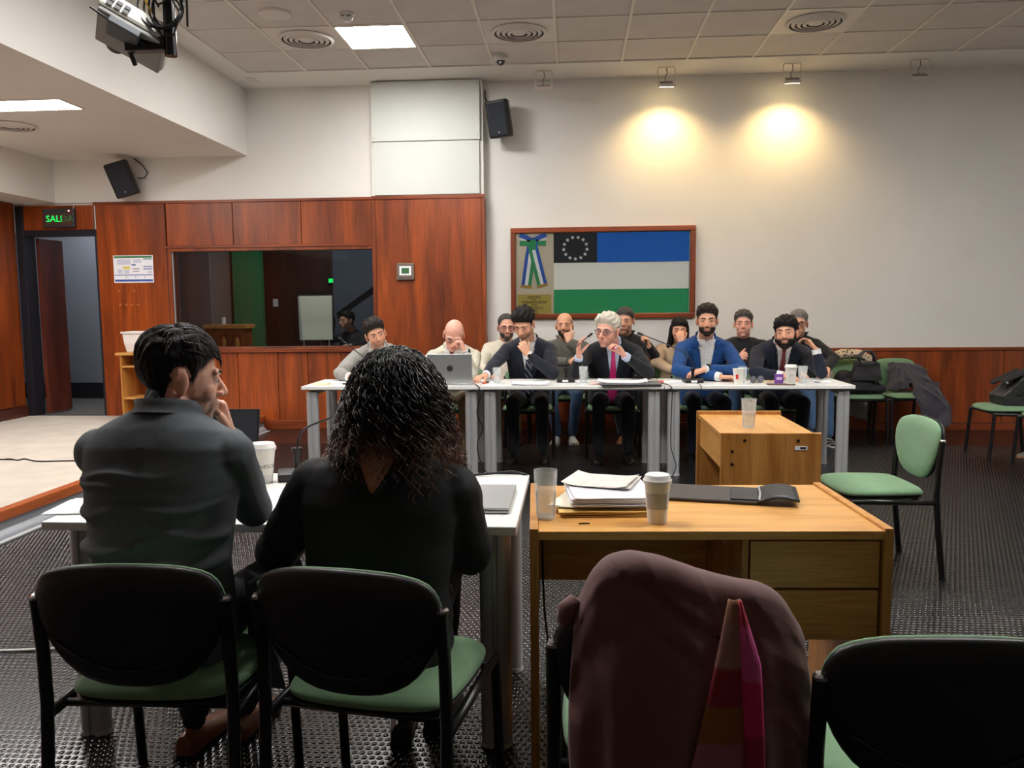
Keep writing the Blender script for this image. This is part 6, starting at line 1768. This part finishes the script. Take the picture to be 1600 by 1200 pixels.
o = cb.build('shell', M_COAT, ct, smooth=True); md = o.modifiers.new('s', 'SOLIDIFY'); md.thickness = .010; md.offset = -1
# rolled collar corners
B().tube([(-.13, -.02, .875), (-.145, -.045, .872), (-.15, -.03, .862), (-.135, -.015, .858)], [.012, .015, .013, .008], 10).build('collar_roll', M_COAT, ct, smooth=True)
B().tube([(-.22, -.03, .81), (-.235, -.035, .79), (-.24, -.025, .765), (-.225, -.01, .745)], [.012, .022, .018, .008], 10).build('sleeve_end', M_COAT, ct, smooth=True)
def lin(rows, name, cols4):
    """rows: (z, x0, x1, y) of a hanging lining strip with woven colour bands."""
    P = []; n = 8
    for (z, x0, x1, y) in rows: P.append([(x0+(x1-x0)*i/n, y-.008*math.sin(i/n*PI), z) for i in range(n+1)])
    b = B(); b.grid(P); me = b.mesh(name); C = []
    zs = [r[0] for r in rows]
    for r in rows:
        for i in range(n+1):
            for (za, c) in cols4:
                if r[0] >= za: break
            C.append(c)
    at = me.color_attributes.new('Col', 'FLOAT_COLOR', 'POINT'); at.data.foreach_set('color', np.array(C).ravel())
    o = link(name, me, pmat('woven_lining', (1, 1, 1, 1), .85, attr='Col', vary=.25, scale=220, bump=.3, bscale=500), ct, smooth=True)
    md = o.modifiers.new('s', 'SOLIDIFY'); md.thickness = .004
    return o
zz = [.845-.65*i/66 for i in range(67)]
def yb(z): return -.112 - .05*math.sin(min(1, (.86-z)/.35)*PI*.5)
lin([(z, .072-.085*(.852-z)/.37-.004, .080+.008*(.852-z)/.37+.010, yb(z)) for z in zz], 'plaid_lining', [(.80, S(150, 104, 78)), (.72, S(158, 112, 106)), (.65, S(140, 34, 50)), (.58, S(140, 84, 34)), (.50, S(158, 92, 104)), (.3, S(146, 34, 60)), (-1, S(140, 84, 34))])
lin([(z, .082+.012*(.852-z)/.37, .088+.05*min(1, (.852-z)/.12)*.62+.012*(.852-z)/.37, yb(z)-.008) for z in zz], 'plaid_lining', [(.80, S(178, 44, 66)), (.70, S(206, 84, 146)), (.60, S(196, 26, 96)), (.5, S(150, 30, 64)), (-1, S(150, 80, 120))])

def blob(name, parts, vox, mat, parent, wr=(.004, (30, 30, 30)), seed=0):
    b = B()
    for k, a in parts:
        getattr(b, k)(*a)
    me = remesh(b, vox, 3); wrinkle(me, wr[0], wr[1], seed); wrinkle(me, wr[0]*.5, tuple(v*2.3 for v in wr[1]), seed+1)
    return link(name, me, mat, parent, smooth=True, normals=False)
# ---- things on the far chair: grey coat, black bag, handbag, patterned scarf
M_LEA = pmat('black_leather_bag', S(46, 45, 46), .4, bump=.2, bscale=120); M_BLKF = pmat('black_fabric_bag', S(24, 24, 27), .8, bump=.3, bscale=200)
gc = thing('grey_coat', 'pale grey coat hung over the chair with the black handbag', 'coat', (2.93, 8.60, 0))
blob('cloth', [('capsule', ((-.2, .30, .80), (.2, .30, .80), .035, .035)), ('capsule', ((-.25, .22, .74), (-.27, .05, .52), .05, .06)), ('capsule', ((-.24, .28, .78), (-.24, .26, .5), .045, .05)), ('box', ((.05, .315, .50), (.42, .035, .62))), ('capsule', ((.0, .31, .22), (.22, .31, .15), .03, .03))], .012, pmat('pale_grey_wool', S(150, 146, 138), .9, bump=.2, bscale=200), gc, (.008, (26, 26, 12)))
bp_ = thing('black_backpack', 'slumped black fabric bag beneath the leather handbag', 'bag', (2.91, 8.56, .468))
blob('body', [('ell', ((0, 0, .075), (.21, .15, .085))), ('ell', ((-.10, .05, .13), (.12, .10, .10))), ('capsule', ((-.15, -.10, .05), (.2, -.10, .045), .05, .045))], .01, M_BLKF, bp_, (.007, (34, 34, 34)))
B().tube([(-.2, -.12, .03), (0, -.17, .05), (.2, -.13, .03)], .012, 8).build('strap', M_BLKF, bp_, smooth=True)
hb = thing('handbag', 'dark leather handbag with two handles on top of the fabric bag', 'handbag', (2.96, 8.47, .60), -.12)
blob('body', [('prism', ([(-.145, .0), (.15, .0), (.125, .19), (-.10, .20)], -.055, .055, 'XZ'))], .009, M_LEA, hb, (.004, (30, 30, 30)))
for y in (-.045, .045):
    B().tube([(-.07, y, .17), (-.065, y*.8, .25), (-.02, y*.7, .30), (.04, y*.7, .30), (.075, y*.8, .25), (.08, y, .17)], .011, 8).build('handle', M_LEA, hb, smooth=True)
B().mm((-.10, -.063, .155), (.12, -.055, .165)).build('seam', M_BLKF, hb)
def leopard():
    mt = bpy.data.materials.new('leopard_print'); mt.use_nodes = True; n = mt.node_tree.nodes; l = mt.node_tree.links
    v = n.new('ShaderNodeTexVoronoi'); v.inputs['Scale'].default_value = 34; tc = n.new('ShaderNodeTexCoord'); l.new(tc.outputs['Object'], v.inputs['Vector'])
    r = n.new('ShaderNodeValToRGB'); e = r.color_ramp.elements; e[0].position = .28; e[0].color = S(48, 40, 38); e[1].position = .46; e[1].color = S(206, 184, 158)
    l.new(v.outputs['Distance'], r.inputs['Fac']); l.new(r.outputs[0], n['Principled BSDF'].inputs['Base Color']); n['Principled BSDF'].inputs['Roughness'].default_value = .9
    return mt
sc_ = thing('animal_print_scarf', 'animal-print scarf heaped over the chair back behind the handbag', 'scarf', (2.90, 8.78, .80))
blob('cloth', [('capsule', ((-.24, 0, .0), (-.05, -.03, .06), .05, .055)), ('capsule', ((-.08, -.02, .06), (.12, -.03, .05), .05, .05)), ('capsule', ((.08, -.03, .05), (.22, -.02, -.02), .05, .04))], .009, leopard(), sc_, (.010, (40, 40, 40)))
# ---- dark coat thrown over the next chair
dc_ = thing('dark_coat', 'dark navy coat thrown over the green chair beside the dado', 'coat', (3.43, 8.66, 0))
def hull(b, pts):
    bm = bmesh.new()
    for p in pts: bm.verts.new(p)
    bmesh.ops.convex_hull(bm, input=bm.verts)
    bm.verts.ensure_lookup_table(); bm.verts.index_update()
    b.add([v.co.copy() for v in bm.verts], [[v.index for v in f.verts] for f in bm.faces]); bm.free()
hb_ = B()
hull(hb_, [(-.13, .16, .755), (-.12, .10, .77), (.16, .15, .745), (.17, .06, .75), (.27, -.02, .60), (.20, -.10, .60), (-.02, -.06, .62), (-.16, .06, .62), (-.2, .0, .49), (.1, .1, .49)])
hull(hb_, [(.02, -.04, .64), (.22, .02, .64), (.30, -.04, .56), (.40, -.20, .32), (.38, -.26, .17), (.26, -.34, .13), (.06, -.33, .13), (.02, -.26, .40), (.0, -.18, .52), (.25, -.2, .5)])
hull(hb_, [(-.24, .0, .485), (-.23, -.09, .475), (-.05, -.08, .60), (-.08, .06, .67), (.06, .0, .64), (.0, -.12, .50)])
dme = remesh(hb_, .009, 6, .6)
P_ = co(dme); N_ = nrm(dme)
ph_ = np.arctan2(P_[:, 2]-.80, P_[:, 0]+.02)        # folds fan out from the gathered shoulder
rad_ = np.hypot(P_[:, 2]-.80, P_[:, 0]+.02)
am_ = np.clip(rad_/.25, .2, 1.3)
ff_ = .014*am_*(1-2*np.abs(np.sin(ph_*8.5+1.2*np.sin(rad_*9)))**.7)+.006*nz3(P_, (45, 45, 30), 4)
setco(dme, P_+N_*ff_[:, None])
link('cloth', dme, pmat('dark_navy_coat', S(46, 42, 54), .7, vary=.2, scale=20, bump=.2, bscale=200, sheen=.2), dc_, smooth=True, normals=False)
# ---- leather bag on the chair at the right
lb = thing('leather_shoulder_bag', 'black leather bag with a lifted flap on a green chair seat', 'bag', (3.99, 7.60, .468))
blob('body', [('prism', ([(-.18, 0), (.24, 0), (.22, .30), (-.02, .25), (-.19, .08)], -.13, .13, 'XZ'))], .01, M_LEA, lb, (.006, (24, 24, 24)))
fl2 = B().grid([[(-.19+.24*i/8, -.13+.26*j/6, .20+.12*i/8+.02*math.sin(j)) for j in range(7)] for i in range(9)])
o = fl2.build('flap', M_BLKF, lb, smooth=True); md = o.modifiers.new('s', 'SOLIDIFY'); md.thickness = .012
for p_ in ((-.165, -.135, .205), (.03, -.137, .20)): B().lathe([(.009, 0), (.009, .004)], p_, 12, rot=Matrix.Rotation(PI/2, 3, 'X')).build('snap', M_CHROME, lb)
B().tube([(-.17, -.10, .07), (-.05, -.14, .10), (.05, -.14, .20), (.1, -.13, .28)], .006, 8).build('strap', M_BLKF, lb, smooth=True)
